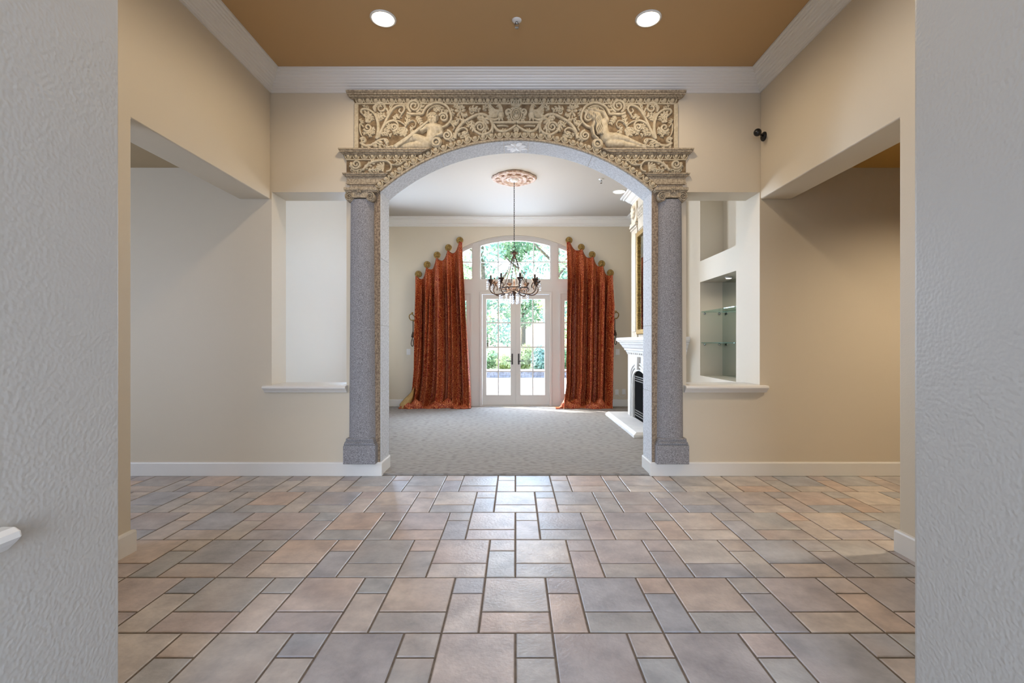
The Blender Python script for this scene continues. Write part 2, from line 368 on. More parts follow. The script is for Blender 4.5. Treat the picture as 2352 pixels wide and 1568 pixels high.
# floor with its tiles
floor = struct('floor', MB().box(-OX, OX, YB, Y1 + 0.03, -0.06, -0.004), M['grout'], 'slate coloured modular tile floor of the hall with brown grout')
TW = 0.4572 * H / 1.1956; TB = TW / 3; GR = 0.0045
Y0 = F * H / 667.0
def tile_mesh(w, h, nm):
    b = bmesh.new(); bev = 0.004
    x, y = w / 2 - GR, h / 2 - GR
    ring = lambda ix, z: [b.verts.new(p) for p in ((-x+ix, -y+ix, z), (x-ix, -y+ix, z), (x-ix, y-ix, z), (-x+ix, y-ix, z))]
    r = [ring(0, -0.012), ring(0, -0.0025), ring(bev, 0.0)]
    for i in range(2):
        for k in range(4): b.faces.new((r[i][k], r[i][(k+1) % 4], r[i+1][(k+1) % 4], r[i+1][k]))
    b.faces.new(r[2]); me = bpy.data.meshes.new(nm); b.to_mesh(me); b.free(); me.materials.append(M['tile']); return me
TM = {'big': tile_mesh(2*TB, 2*TB, 'large_square_tile'), 'wide': tile_mesh(2*TB, TB, 'wide_tile'), 'tall': tile_mesh(TB, 2*TB, 'tall_tile'), 'small': tile_mesh(TB, TB, 'small_square_tile')}
rest = MB(); cand = []
for k in range(-6, 6):
    yf = Y0 + k * TW                     # far edge of the row
    for j in range(-14, 15):
        xs = (k % 3) * TB + j * TW       # left edge of the narrow column
        for nm, cx, cy, w, h in (('small', xs + TB/2, yf - TB/2, TB, TB), ('tall', xs + TB/2, yf - 2*TB, TB, 2*TB), ('big', xs + 2*TB, yf - TB, 2*TB, 2*TB), ('wide', xs + 2*TB, yf - 2.5*TB, 2*TB, TB)):
            if cy - h/2 > Y1 + 0.03 or abs(cx) > OX + 0.2: continue
            dn = max(cy + h/2, 0.3)
            px = CX + (abs(cx) - w/2) * F / dn
            seen = cy + h/2 > 1.62 and px < 2120 and not (abs(cx) - w/2 > 2.2 and cy + h/2 < 2.68)
            cand.append((seen, nm, cx, cy, w, h))
nvis = 0
random.seed(4)
for seen, nm, cx, cy, w, h in cand:
    if seen and nvis < 300:
        nvis += 1
        place('tile', TM[nm], (cx, cy, random.uniform(-0.0004, 0.0004)), floor)
    else:
        rest.add([(cx-w/2+GR, cy-h/2+GR, 0), (cx+w/2-GR, cy-h/2+GR, 0), (cx+w/2-GR, cy+h/2-GR, 0), (cx-w/2+GR, cy+h/2-GR, 0)], [(0, 1, 2, 3)])
rest.build('tile_remainder', M['tile'], floor, kind='stuff')
# arch wall
o = [(-OX, 0), (AL, 0), (AL, ASP)] + arc(AR_R, -A0, A0, 40)[1:-1] + [(AR, ASP), (AR, 0), (OX, 0), (OX, 3.75), (-OX, 3.75)]
wall_back = struct('wall_back', MB().plate(o, [rect(NL0, NL1, ZS, ZN), rect(NR0, NR1, ZS, ZN)], Y1, Y2), M['paint'], 'beige wall with the central arch and two window openings')
def side_wall(x0, x1): return MB().plate([(FY - .01, 0), (2.68, 0), (2.68, ZH), (Y1, ZH), (Y1, 3.75), (FY - .01, 3.75)], [], x0, x1, 'x')
struct('wall_left', side_wall(XL - 0.275, XL), M['paint'], 'beige side wall with a wide square opening, left of the arch', 0.012, 3)
struct('wall_right', side_wall(XR, XR + 0.275), M['paint'], 'beige side wall with a wide square opening, right of the arch', 0.012, 3)
for sgn, nm in ((-1, 'left'), (1, 'right')):
    a, b = sgn * FX, sgn * (FX + 0.15)
    hole = [rect(-0.6, 0.93, ZS, 2.4)] if sgn < 0 else []
    struct('wall_passage_' + nm, MB().plate(rect(YB, FY, 0, 3.75), hole, a, b, 'x'), M['foyer'], 'pale textured wall of the entrance passage at the %s edge' % nm, 0.014, 3)
    struct('wall_return_' + nm, MB().box(sgn * (FX + 0.15), sgn * 2.46, FY - 0.15, FY - 0.01, 0, 3.75), M['paint'], 'short return wall behind the passage on the %s' % nm)
    struct('wall_outer_' + nm, MB().box(sgn * OX, sgn * (OX + 0.1), YB, Y1, 0, 2.9), M['paint'], 'outer wall of the %s side room' % nm)
struct('wall_entrance', MB().plate([(-OX, 0), (-0.95, 0), (-0.95, 2.75), (0.95, 2.75), (0.95, 0), (OX, 0), (OX, 3.75), (-OX, 3.75)], [], YB - 0.15, YB), M['paint'], 'wall with the entrance door opening behind the viewer')
struct('ceiling', MB().box(-2.46, 2.46, FY, Y1, CZ, CZ + 0.1), M['ceil_brown'], 'matte brown ceiling of the tiled hall')
struct('ceiling_passage', MB().box(-FX - 0.15, FX + 0.15, YB, FY, CZ, CZ + 0.1), M['ceil_pale'], 'cream ceiling of the entrance passage')
struct('ceiling_side_left', MB().plate([(-OX, YB), (-FX - 0.15, YB), (-FX - 0.15, FY), (XL - 0.27, FY), (XL - 0.27, Y1), (-OX, Y1)], [], SZ, SZ + 0.1, 'z'), M['ceil_tan'], 'tan ceiling of the side room seen through the left opening')
struct('ceiling_side_right', MB().plate([(OX, YB), (FX + 0.15, YB), (FX + 0.15, FY), (XR + 0.27, FY), (XR + 0.27, Y1), (OX, Y1)], [], SZ, SZ + 0.1, 'z'), M['ceil_gold'], 'golden brown ceiling of the side room seen through the right opening')
# crown and base mouldings of the hall
crown = [(0, 3.400), (.010, 3.400), (.012, 3.412), (.020, 3.416), (.022, 3.424), (.030, 3.428), (.034, 3.440), (.044, 3.444), (.050, 3.458), (.060, 3.462), (.066, 3.476), (.074, 3.480), (.080, 3.494), (.088, 3.498), (.092, 3.510), (.104, 3.516), (.106, 3.526), (.118, 3.530), (.121, 3.542), (.134, 3.546), (.136, 3.559), (0, 3.559)]
struct('trim_1', MB().sweep([(XL, FY + 0.15), (XL, Y1), (XR, Y1), (XR, FY + 0.15)], crown), M['trim'], 'white stepped crown moulding around the brown ceiling')
base = [(0, 0), (.016, 0), (.016, .112), (.012, .122), (0, .126)]
struct('baseboard_left', MB().sweep([(-OX, Y1), (AL, Y1), (AL, Y2 + 0.015)], base), M['trim'], 'white baseboard along the arch wall, left of the carpet', 0.004)
struct('baseboard_right', MB().sweep([(AR, Y2 + 0.015), (AR, Y1), (OX, Y1)], base), M['trim'], 'white baseboard along the arch wall, right of the carpet', 0.004)
struct('baseboard_pier_left', MB().sweep([(XL, FY + 0.15), (XL, 2.68), (XL - 0.275, 2.68)], base, 1), M['trim'], 'short white baseboard on the left pier')
struct('baseboard_pier_right', MB().sweep([(XR + 0.275, 2.68), (XR, 2.68), (XR, FY + 0.15)], base, 1), M['trim'], 'short white baseboard on the right pier')
# sills
def sill(x0, x1, label):
    m = MB()
    pr = [(-TH, ZS - 0.01), (-TH, ZS), (.055, ZS), (.066, ZS - .006), (.070, ZS - .018), (.064, ZS - .030), (.052, ZS - .034), (.046, ZS - .040), (.034, ZS - .052), (.026, ZS - .064), (0.0, ZS - .066), (0, ZS - 0.01)]
    nose = pr[2:11] + [(0, ZS)]
    m.sweep([(x0, Y1), (x1, Y1)], nose, 1)
    m.box(x0 + 0.055, x1 - 0.055, Y1, Y2 + 0.01, ZS - 0.01, ZS + 0.002)
    return m
struct('trim_2', sill(X1(610), X1(799), ''), M['trim'], 'white moulded sill under the left wall opening', 0.003)
struct('trim_3', sill(X1(1570), X1(1758), ''), M['trim'], 'white moulded sill under the right wall opening', 0.003)
m = MB(); nose = [(.0, ZS), (.030, ZS), (.042, ZS - .008), (.044, ZS - .020), (.034, ZS - .032), (.016, ZS - .048), (0, ZS - .054)]
m.sweep([(-FX, -0.7), (-FX, 0.985)], nose, 1)
struct('trim_4', m, M['trim'], 'rounded white sill end on the passage wall at the left edge', 0.006, 3, smooth=False)

# ------------------------------------------------------------------ living-room shell
struct('carpet_floor', MB().box(LXL, LXR, Y1 + 0.03, D2 + 0.1, -0.06, 0.012), M['carpet'], 'pale patterned wall-to-wall carpet beyond the arch')
struct('ceiling_living', MB().box(LXL, LXR + 0.35, Y2, D2, LZ, LZ + 0.1), M['ceil_pale'], 'cream ceiling of the living room beyond the arch')
struct('wall_living_left', MB().plate(rect(Y2, D2, 0, 3.75), [rect(7.28, 8.28, 0.8, 3.0)], LXL - 0.2, LXL, 'x'), M['white_wall'], 'pale living room wall seen through the left wall opening')
NY0, NY1 = 4.65, 5.555; NZ = (0.796, 1.891, 2.137, 3.05)
struct('wall_living_right', MB().plate(rect(Y2, D2, 0, 3.75), [rect(NY0, NY1, NZ[0], NZ[1]), rect(NY0, NY1, NZ[2], NZ[3])], LXR, LXR + 0.27, 'x'), M['paint'], 'living room wall with shelf recesses seen through the right opening')
struct('wall_recess_back', MB().box(LXR + 0.27, LXR + 0.33, NY0 - 0.1, NY1 + 0.1, NZ[1] + 0.05, NZ[3] + 0.1), M['paint'], 'beige back of the upper recess in the living room wall')
lw = MB().plate(rect(7.28, 8.28, 0.8, 3.0), [rect(7.33, 7.76, .85, 1.88), rect(7.80, 8.23, .85, 1.88), rect(7.33, 7.76, 1.92, 2.95), rect(7.80, 8.23, 1.92, 2.95)], LXL - .12, LXL - .07, 'x')
window_2 = struct('window_2', lw, M['trim'], 'white framed side window in the left living room wall')
for a in (7.33, 7.80):
    for b in (.85, 1.92): MB().box(LXL - .098, LXL - .092, a, a + .43, b, b + 1.03).build('pane', M['window_glass'], window_2)
struct('wall_sun_blocker', MB().box(-4.4, -4.2, 6.0, 10.4, -.1, 4.7), M['foyer'], 'pale unseen wall added to block sun from the left living room window')  # out-of-view wall, added to keep direct sun out of the side window
# window wall of the living room
WC, WA, WR = X2(1183.5), Z2(540), 272 * S2          # window axis, apex of the arch line, radius of the arch line
WHW = 166 * S2
def warc(x): return WA - (WR - math.sqrt(max(WR**2 - (x - WC)**2, 0)))
def warcpts(x0, x1, n, dz=0): return [(x0 + (x1 - x0) * i / n, warc(x0 + (x1 - x0) * i / n) + dz) for i in range(n + 1)]
x0, x1 = WC - WHW, WC + WHW
o = [(LXL - 0.2, 0), (x0, 0)] + warcpts(x0, x1, 30) + [(x1, 0), (LXR + 0.4, 0), (LXR + 0.4, 3.75), (LXL - 0.2, 3.75)]
struct('wall_window', MB().plate(o, [], D2, D2 + 0.22), M['paint'], 'beige living room end wall around the tall arched window')
lcrown = [(0, 3.300), (.016, 3.300), (.018, 3.316), (.030, 3.320), (.034, 3.334), (.060, 3.350), (.086, 3.378), (.104, 3.398), (.128, 3.402), (.132, 3.420), (.160, 3.424), (.166, 3.449), (0, 3.449)]
BX, BY0, BY1 = 1.82, 6.05, 7.30                      # chimney breast
struct('trim_5', MB().sweep([(LXL, Y2), (LXL, D2), (LXR, D2), (LXR, BY1), (BX, BY1), (BX, BY0), (LXR, BY0), (LXR, Y2)], lcrown), M['trim'], 'white crown moulding around the living room ceiling')
lb = [(o_, z + 0.012) for o_, z in base]
struct('baseboard_window_left', MB().sweep([(LXL, Y2), (LXL, D2), (x0, D2)], lb), M['trim'], 'white baseboard left of the arched window')
struct('baseboard_window_right', MB().sweep([(x1, D2), (LXR, D2), (LXR, BY1 + 0.02)], lb), M['trim'], 'white baseboard right of the arched window')

# window unit: surround board, panes
YW = D2 + 0.05
def glass(parent, x0, x1, z0, z1, y, name='pane', m='window_glass'):
    return MB().box(x0, x1, y - 0.003, y + 0.003, z0, z1).build(name, M[m], parent)
win = MB()
CU0, CU1 = X2(1100), X2(1267); TZ0 = Z2(642.5)
SU = [(X2(1040), X2(1086)), (X2(1281), X2(1327))]
DU0, DU1, DZ1 = X2(1103), X2(1266), Z2(671.5)
holes = []
holes.append([(CU0, TZ0), (CU1, TZ0)] + [(x, z) for x, z in reversed(warcpts(CU0, CU1, 14, -0.02))])
for a, b in SU: holes.append([(a, TZ0), (b, TZ0)] + list(reversed(warcpts(a, b, 6, -0.02))))
SL = [(X2(1036), X2(1071)), (X2(1297), X2(1332))]
for a, b in SL: holes.append(rect(a, b, Z2(905), Z2(690)))
o = [(x0, 0.012), (DU0, 0.012), (DU0, DZ1), (DU1, DZ1), (DU1, 0.012), (x1, 0.012)] + [(x, z) for x, z in reversed(warcpts(x0, x1, 30, -0.003))]
window_1 = struct('window_1', win.plate(o, holes, D2 + 0.01, D2 + 0.10), M['window_paint'], 'tall arched window wall with transoms above the garden doors')
# arched transom: casing, frame, muntins, panes
c = MB(); pts = warcpts(CU0, CU1, 20, -0.02)
def band(pts, w0, w1, ya, yb):
    o = [(x, z - w0) for x, z in pts] + [(x, z - w1) for x, z in reversed(pts)]; return MB().plate(o, [], ya, yb)
fr = band(pts, 0, 0.075, D2 + 0.03, D2 + 0.09)
fr.box(CU0, CU0 + 0.03, D2 + 0.032, D2 + 0.088, TZ0, warc(CU0) - 0.06); fr.box(CU1 - 0.03, CU1, D2 + 0.032, D2 + 0.088, TZ0, warc(CU1) - 0.06); fr.box(CU0, CU1, D2 + 0.034, D2 + 0.086, TZ0, TZ0 + 0.02)
fr.build('transom_frame', M['window_paint'], window_1)
mu = [X2(1144), X2(1226)]; mz = Z2(601)
mm = MB()
for x in mu: mm.box(x - .008, x + .008, D2 + 0.04, D2 + 0.07, TZ0, warc(x) - 0.05)
mm.box(CU0, CU1, D2 + 0.04, D2 + 0.07, mz - .008, mz + .008); mm.build('transom_muntins', M['window_paint'], window_1)
xs = [CU0, mu[0], mu[1], CU1]
for i in range(3):
    glass(window_1, xs[i] + .009, xs[i+1] - .009, TZ0, mz - .009, YW)
    MB().plate([(xs[i] + .009, mz + .009), (xs[i+1] - .009, mz + .009)] + [(x, z) for x, z in reversed(warcpts(xs[i] + .009, xs[i+1] - .009, 6, -0.04))], [], YW - .003, YW + .003).build('pane', M['window_glass'], window_1)
for a, b in SU:
    f = band(warcpts(a, b, 6, -0.02), 0, 0.05, D2 + .03, D2 + .09); f.box(a, a + .02, D2 + .032, D2 + .088, TZ0, warc(a) - .05); f.box(b - .02, b, D2 + .032, D2 + .088, TZ0, warc(b) - .05); f.box(a, b, D2 + .034, D2 + .086, TZ0, TZ0 + .02)
    f.box(a, b, D2 + .04, D2 + .07, mz - .008, mz + .008); f.build('side_transom_frame', M['window_paint'], window_1)
    glass(window_1, a, b, TZ0, mz - .009, YW)
    MB().plate([(a, mz + .009), (b, mz + .009)] + list(reversed(warcpts(a, b, 4, -0.03))), [], YW - .003, YW + .003).build('pane', M['window_glass'], window_1)
for a, b in SL:
    f = MB().plate(rect(a - .10, b + .10, Z2(933) + .1, Z2(672)), [rect(a - .075, b + .075, Z2(933) + .12, Z2(674.5))], D2 - 0.012, D2 + 0.01); f.build('sidelight_moulding', M['window_paint'], window_1)
    glass(window_1, a, b, Z2(905), Z2(690), YW)
    mm = MB()
    for v in (741, 797, 853): mm.box(a, b, D2 + .04, D2 + .07, Z2(v) - .01, Z2(v) + .01)
    mm.box((a + b)/2 - .008, (a + b)/2 + .008, D2 + .04, D2 + .07, Z2(905), Z2(690)); mm.build('sidelight_muntins', M['window_paint'], window_1)
# door casing and two glazed leaves
cs = MB(); cw = 0.032
cs.plate([(DU0 - .012, 0.012), (DU0 + cw, 0.012), (DU0 + cw, DZ1 - cw), (DU1 - cw, DZ1 - cw), (DU1 - cw, 0.012), (DU1 + .012, 0.012), (DU1 + .012, DZ1 + .012), (DU0 - .012, DZ1 + .012)], [], D2 - 0.015, D2 + 0.10)
cs.build('door_casing', M['window_paint'], window_1, bevel=0.004)
for i, (a, b, g0, g1, gm) in enumerate(((1107.6, 1185.2, 1117, 1172.5, 1144.5), (1186.2, 1262.4, 1196, 1251.5, 1224))):
    vs = [686.5, 741, 797, 853, 907]; gx = [g0, gm, g1]; holes = []; hw = 0.011
    for r in range(4):
        for c_ in range(2):
            holes.append(rect(X2(gx[c_]) + (hw if c_ else 0), X2(gx[c_+1]) - (0 if c_ else hw), Z2(vs[r+1]) + (0 if r == 3 else hw), Z2(vs[r]) - (hw if r else 0)))
    d = struct('door_%d' % (i + 1), MB().plate(rect(X2(a), X2(b), 0.03, DZ1 - cw - .004), [rect(X2(g0), X2(g1), Z2(907), Z2(686.5))], D2 + 0.03, D2 + 0.075), M['window_paint'], 'glazed garden door leaf with eight panes, %s of the pair' % ('left' if i == 0 else 'right'), 0.003)
    mm = MB().box(X2(gm) - hw, X2(gm) + hw, D2 + .043, D2 + .062, Z2(907), Z2(686.5))
    for v in vs[1:-1]: mm.box(X2(g0), X2(g1), D2 + .044, D2 + .061, Z2(v) - hw, Z2(v) + hw)
    mm.build('muntins', M['window_paint'], d)
    for h in holes: glass(d, h[0][0] - .002, h[1][0] + .002, h[0][1] - .002, h[2][1] + .002, D2 + 0.052)
    hx = X2(1176.5 if i == 0 else 1191.5); hd = MB().box(hx - .013, hx + .013, D2 + .02, D2 + .03, Z2(837), Z2(812)); pl = hd.build('handle_plate', M['iron'], d, bevel=0.003)
    s = -1 if i == 0 else 1
    MB().tube([(hx, D2 + .03, Z2(829)), (hx, D2 - .03, Z2(829)), (hx + s*.02, D2 - .04, Z2(829)), (hx + s*.11, D2 - .04, Z2(828))], .008, 8).build('lever_handle', M['iron'], d, True)
MB().box(X2(1185.2), X2(1189), D2 + .012, D2 + .03, 0.03, DZ1 - cw - .004).build('astragal', M['window_paint'], window_1)
MB().box(DU0, DU1, D2 - 0.02, D2 + 0.14, -0.02, 0.028).build('door_sill', M['window_paint'], window_1)

# ------------------------------------------------------------------ carved arch surround
surround = empty('carved_arch_surround', (ACX, Y1, ASP), 'carved beige stone surround with frieze and egg moulding over the arch', 'arch surround')
RB = AR_R + 18 * S1
def arcx(v, R=None):                       # right end of a left-hand slab at image row v (metres, on the outer arch band)
    R = R or RB; z = Z1(v) - ACZ
    return ACX - math.sqrt(max(R*R - z*z, 0))
def mir(x): return 2 * ACX - x
def slab(u_t, u_b, v_t, v_b, proj, side=0):
    n = 4; pts = [(X1(u_t), Z1(v_t)), (X1(u_b), Z1(v_b))] + [(arcx(v_b + (v_t - v_b) * i / n), Z1(v_b + (v_t - v_b) * i / n)) for i in range(n + 1)]
    if side: pts = [(mir(x), z) for x, z in pts]
    return pts, proj
def slabs(name, lst, matn, both=True, bev=0.003):
    for side in (0, 1):
        m = MB()
        for s_ in lst:
            pts, pr = slab(*s_, side); m.plate(pts, [], Y1 - pr, Y1)
        m.build(name, M[matn], surround, bevel=bev)
slabs('lower_cornice', [(781, 782, 345, 349, .055), (782, 785, 349, 353, .047), (785, 789, 353, 356, .036), (789, 790, 356, 358, .024)], 'stone_cornice')
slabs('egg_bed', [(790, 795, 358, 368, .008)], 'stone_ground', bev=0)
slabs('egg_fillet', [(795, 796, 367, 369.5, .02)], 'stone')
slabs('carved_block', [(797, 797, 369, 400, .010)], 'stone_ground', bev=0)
slabs('block_border', [(797, 797, 397.5, 400, .016)], 'stone')
slabs('impost_cornice', [(789, 790, 400, 403, .042), (790, 793, 403, 406, .034), (793, 796, 406, 408, .024)], 'stone_cornice')
slabs('impost_fascia', [(797, 797, 408, 423, .014), (795, 799, 422, 425, .026), (804, 804, 425, 437, .012)], 'stone_cornice')
m = MB()
for a, b, v0, v1, pr in ((801, 801, 216, 221, .075), (801, 803, 221, 225, .066), (803, 807, 225, 228, .05), (807, 810, 228, 229.5, .032)):
    m.plate([(X1(a), Z1(v0)), (X1(b), Z1(v1)), (mir(X1(b)), Z1(v1)), (mir(X1(a)), Z1(v0))], [], Y1 - pr, Y1)
m.build('top_cornice', M['stone_cornice'], surround, bevel=0.003)
MB().plate([(X1(811), Z1(229)), (X1(817), Z1(240)), (mir(X1(817)), Z1(240)), (mir(X1(811)), Z1(229))], [], Y1 - .008, Y1).build('egg_bed', M['stone_ground'], surround)
MB().plate([(X1(815), Z1(239)), (X1(815), Z1(242)), (mir(X1(815)), Z1(242)), (mir(X1(815)), Z1(239))], [], Y1 - .022, Y1).build('egg_fillet', M['stone'], surround, bevel=0.002)
# frieze panel
th = math.acos((Z1(345) - ACZ) / RB)
pan = [(X1(815), Z1(241)), (X1(815), Z1(345))] + arc(RB, -th, th, 24) + [(mir(X1(815)), Z1(345)), (mir(X1(815)), Z1(241))]
YP = Y1 - 0.012
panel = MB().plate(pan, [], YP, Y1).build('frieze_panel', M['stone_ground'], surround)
for s_ in (0, 1):
    xa, xb = X1(815), X1(824.5)
    if s_: xa, xb = mir(xb), mir(xa)
    MB().box(xa, xb, YP - .008, YP, Z1(345), Z1(241)).build('panel_border', M['stone'], surround, bevel=0.002)
# arch band and eggs
m = MB(); a1 = A0 * 1.0
def ring(R0, R1, pr, n=48): return MB().plate(arc(R0, -a1, a1, n) + list(reversed(arc(R1, -a1, a1, n))), [], Y1 - pr, Y1)
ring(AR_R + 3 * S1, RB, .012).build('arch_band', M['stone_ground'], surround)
ring(AR_R - 0.004, AR_R + 3.2 * S1, .03).build('arch_bead', M['stone_cornice'], surround, bevel=0.003)
def egg_mesh():
    m = MB(); w, h = 8.6 * S1, 12.0 * S1          # egg hangs from its flat top at z=0 down to -h
    for i in range(7):
        pass
    n, k = 10, 5; vs = [(0, -0.020, -0.12*h)]; fs = []
    for r in range(1, k):
        t = r / (k - 1)
        for q in range(n):
            a = 2 * math.pi * q / n; x = math.cos(a) * w * .66 * t; z = math.sin(a) * h * .66 * t - .12*h
            z = min(z, 0)
            vs.append((x, -0.020 * math.sqrt(max(1 - t*t, 0)), z))
    for q in range(n): fs.append((0, 1 + q, 1 + (q+1) % n))
    for r in range(k - 2):
        for q in range(n): fs.append((1 + r*n + q, 1 + (r+1)*n + q, 1 + (r+1)*n + (q+1) % n, 1 + r*n + (q+1) % n))
    m.add(vs, fs)
    rim = [(math.cos(a) * w, math.sin(a) * h * .92) for a in [math.pi + math.pi * i / 10 for i in range(11)]]
    m.ribbon(rim, 1.5 * S1, .016, 0)
    return m.mesh('egg', M['stone'], True, origin=(0, 0, 0))[0]
EGG = egg_mesh(); PITCH = 18.7 * S1
def egg(x, z, rot=0, y=Y1 - .010, sc=1.0): place('egg', EGG, (x, y, z), surround, (0, rot, 0), (sc, 1, sc))
n = 40; xa, xb = X1(818), mir(X1(818))
for i in range(n): egg(xa + (xb - xa) * (i + .5) / n, Z1(229.8), 0, Y1 - .008)
n = 37
for i in range(n):
    a = -a1 + 2 * a1 * (i + .5) / n; R = AR_R + 16 * S1
    egg(ACX + R * math.sin(a), ACZ + R * math.cos(a), a, Y1 - .012)
for side in (0, 1):
    for i in range(9):
        x = X1(797 + 18.4 * (i + .2))
        egg(mir(x) if side else x, Z1(358.2), 0, Y1 - .008, 0.84)

# carved foliage: coordinates below are read on an enlarged view, 5.345 per photo pixel, from (760,190)
K5 = 5.345
def LP(x, y): return (X1(760 + x / K5), Z1(190 + y / K5))
def RP(x, y): return (X1(1170 + x / K5), Z1(190 + y / K5))
E = S1 / K5                                  # metres per enlarged pixel
def carve(m, pts, r0, r1, h=0.016, n=5, y=None):
    """tapered carved stem through enlarged-view points"""
    q = spline(pts, n); k = len(q); y = YP if y is None else y
    rr = [1.3 * (r0 + (r1 - r0) * i / (k - 1)) * E for i in range(k)]; h *= 1.4
    m.ribbon([LP(*p) for p in q], rr, [max(h * (0.55 + 0.45 * r / (max(r0, r1) * E)), .004) for r in rr], y, r0 > 9)
def spiral(m, cx, cy, R, r, a0, turns, w0=13, w1=7, h=0.016, y=None):
    k = max(8, int(14 * abs(turns))); pts = []
    for i in range(k + 1):
        t = i / k; a = math.radians(a0) + turns * 2 * math.pi * t; q = R + (r - R) * t
        pts.append((cx + q * math.cos(a), cy + q * math.sin(a)))
    kk = len(pts); rr = [1.25 * (w0 + (w1 - w0) * i / (kk - 1)) * E for i in range(kk)]; h *= 1.4
    m.ribbon([LP(*p) for p in pts], rr, h, YP if y is None else y, True)
    m.sphere((LP(cx, cy)[0], (YP if y is None else y), LP(cx, cy)[1]), r * E * .7, 8, 6, (1, .6, 1))
def leaf(m, pts, wid, lobes=5, h=0.014, y=None, both=True):
    """acanthus leaf: midrib through pts with side lobes"""
    carve(m, pts, wid * .28, wid * .08, h, 4, y)
    q = spline(pts, 6); k = len(q)
    for i in range(lobes):
        t = (i + .7) / (lobes + .3); j = min(int(t * (k - 1)), k - 2); a = math.atan2(q[j+1][1] - q[j][1], q[j+1][0] - q[j][0])
        L = wid * 1.1 * (1.05 - .65 * abs(t - .4)); h = .02; 
        for s_ in ((-1, 1) if both else (1,)):
            b = a + s_ * 0.85; p = q[j]
            tip = (p[0] + L * math.cos(b), p[1] + L * math.sin(b)); mid = (p[0] + L * .55 * math.cos(b + s_ * .18), p[1] + L * .55 * math.sin(b + s_ * .18))
            qq = spline([p, mid, tip], 3); rr = [wid * q_ * E for q_ in (.18, .28, .34, .34, .28, .18, .06)][:len(qq)]
            while len(rr) < len(qq): rr.append(wid * .03 * E)
            m.ribbon([LP(*p_) for p_ in qq], rr, h * .8, YP if y is None else y)
def rosette(m, cx, cy, R, n=6, h=0.014, y=None, ph=0):
    for i in range(n):
        a = ph + 2 * math.pi * i / n
        qq = [(cx + R * t * math.cos(a), cy + R * t * math.sin(a)) for t in (.12, .35, .6, .82, 1.0)]
        m.ribbon([LP(*p) for p in qq], [w * R * E for w in (.08, .2, .27, .22, .05)], [h * .7, h, h, h * .7, h * .3], YP if y is None else y)
    m.sphere((LP(cx, cy)[0], (YP if y is None else y) - h * .5, LP(cx, cy)[1]), R * .2 * E, 8, 6, (1, .7, 1))
def mirror_mb(m):
    r = MB(); r.v = [(mir(x), y, z) for x, y, z in m.v]; r.f = [tuple(reversed(f)) for f in m.f]; return r
def put(name, m, both=True, parent=None, mt='stone'):
    parent = parent or panel
    m.build(name, M[mt], parent, True)
    if both: mirror_mb(m).build(name, M[mt], parent, True)
# 1 corner volute with its two acanthus leaves
m = MB(); spiral(m, 405, 722, 36, 8, 200, 1.4); leaf(m, [(375, 745), (430, 785), (520, 770), (600, 715), (690, 705), (715, 745)], 62, 6, both=False); leaf(m, [(520, 760), (580, 755), (620, 790), (600, 805)], 40, 3); put('acanthus_volute', m)
m = MB(); carve(m, [(570, 705), (590, 600), (582, 490), (545, 400), (470, 345), (400, 340), (378, 372), (402, 402)], 16, 8); put('stem', m)
m = MB(); leaf(m, [(440, 500), (470, 450), (450, 400), (425, 390)], 52, 4); leaf(m, [(560, 470), (610, 440), (670, 410)], 48, 4); put('leaf', m)
m = MB(); spiral(m, 462, 565, 52, 10, 160, -1.3); carve(m, [(410, 560), (372, 520), (365, 590), (385, 660), (430, 690)], 8, 6); rosette(m, 425, 625, 38, 6); leaf(m, [(440, 640), (490, 620), (530, 625)], 36, 3); put('scroll', m)
m = MB(); carve(m, [(590, 690), (635, 590), (690, 470), (740, 380), (800, 315), (880, 295), (910, 340), (880, 390), (845, 365), (862, 335)], 13, 8); carve(m, [(885, 390), (860, 430), (880, 440)], 9, 5); put('stem', m)
m = MB(); spiral(m, 622, 325, 78, 12, 150, 1.5); leaf(m, [(555, 370), (530, 320), (560, 290), (620, 280), (680, 300)], 34, 6, both=False); carve(m, [(690, 330), (720, 400), (700, 450)], 11, 9); leaf(m, [(400, 295), (440, 310), (480, 325)], 24, 3); put('scroll', m)
m = MB(); leaf(m, [(700, 420), (760, 300), (740, 280)], 36, 4); put('leaf', m)
m = MB(); carve(m, [(600, 660), (650, 560), (710, 500), (780, 480), (830, 520), (820, 590), (770, 610)], 12, 8); spiral(m, 785, 560, 42, 8, 60, -1.3); rosette(m, 725, 550, 52, 7); leaf(m, [(760, 600), (800, 620), (800, 650)], 34, 3); leaf(m, [(620, 640), (680, 630), (750, 660)], 40, 4); put('scroll', m)
m = MB(); carve(m, [(790, 480), (850, 490), (910, 530), (925, 565)], 9, 7); leaf(m, [(925, 565), (900, 610), (890, 655)], 56, 4); carve(m, [(920, 560), (960, 500), (1020, 480), (1050, 520), (1030, 560), (1000, 540)], 9, 6); leaf(m, [(930, 530), (950, 450), (960, 410)], 40, 4); leaf(m, [(780, 460), (820, 430), (860, 440)], 32, 3); put('sprig', m)
m = MB(); spiral(m, 1030, 305, 82, 12, 120, 1.9, 14, 8, .02); leaf(m, [(1060, 380), (1110, 320), (1130, 250)], 46, 4); put('crowning_volute', m)
m = MB(); carve(m, [(940, 385), (990, 400), (1060, 400), (1130, 398), (1150, 360), (1200, 300), (1310, 262), (1420, 300), (1475, 390), (1478, 470), (1420, 540), (1340, 570)], 12, 12, n=6); carve(m, [(1185, 440), (1200, 360), (1260, 310), (1330, 300), (1400, 330)], 7, 7); put('aureole', m)
m = MB(); spiral(m, 1388, 440, 60, 10, 200, 1.6); leaf(m, [(1270, 360), (1320, 330), (1380, 360)], 40, 4); leaf(m, [(1400, 350), (1440, 380)], 30, 3); put('scroll', m)
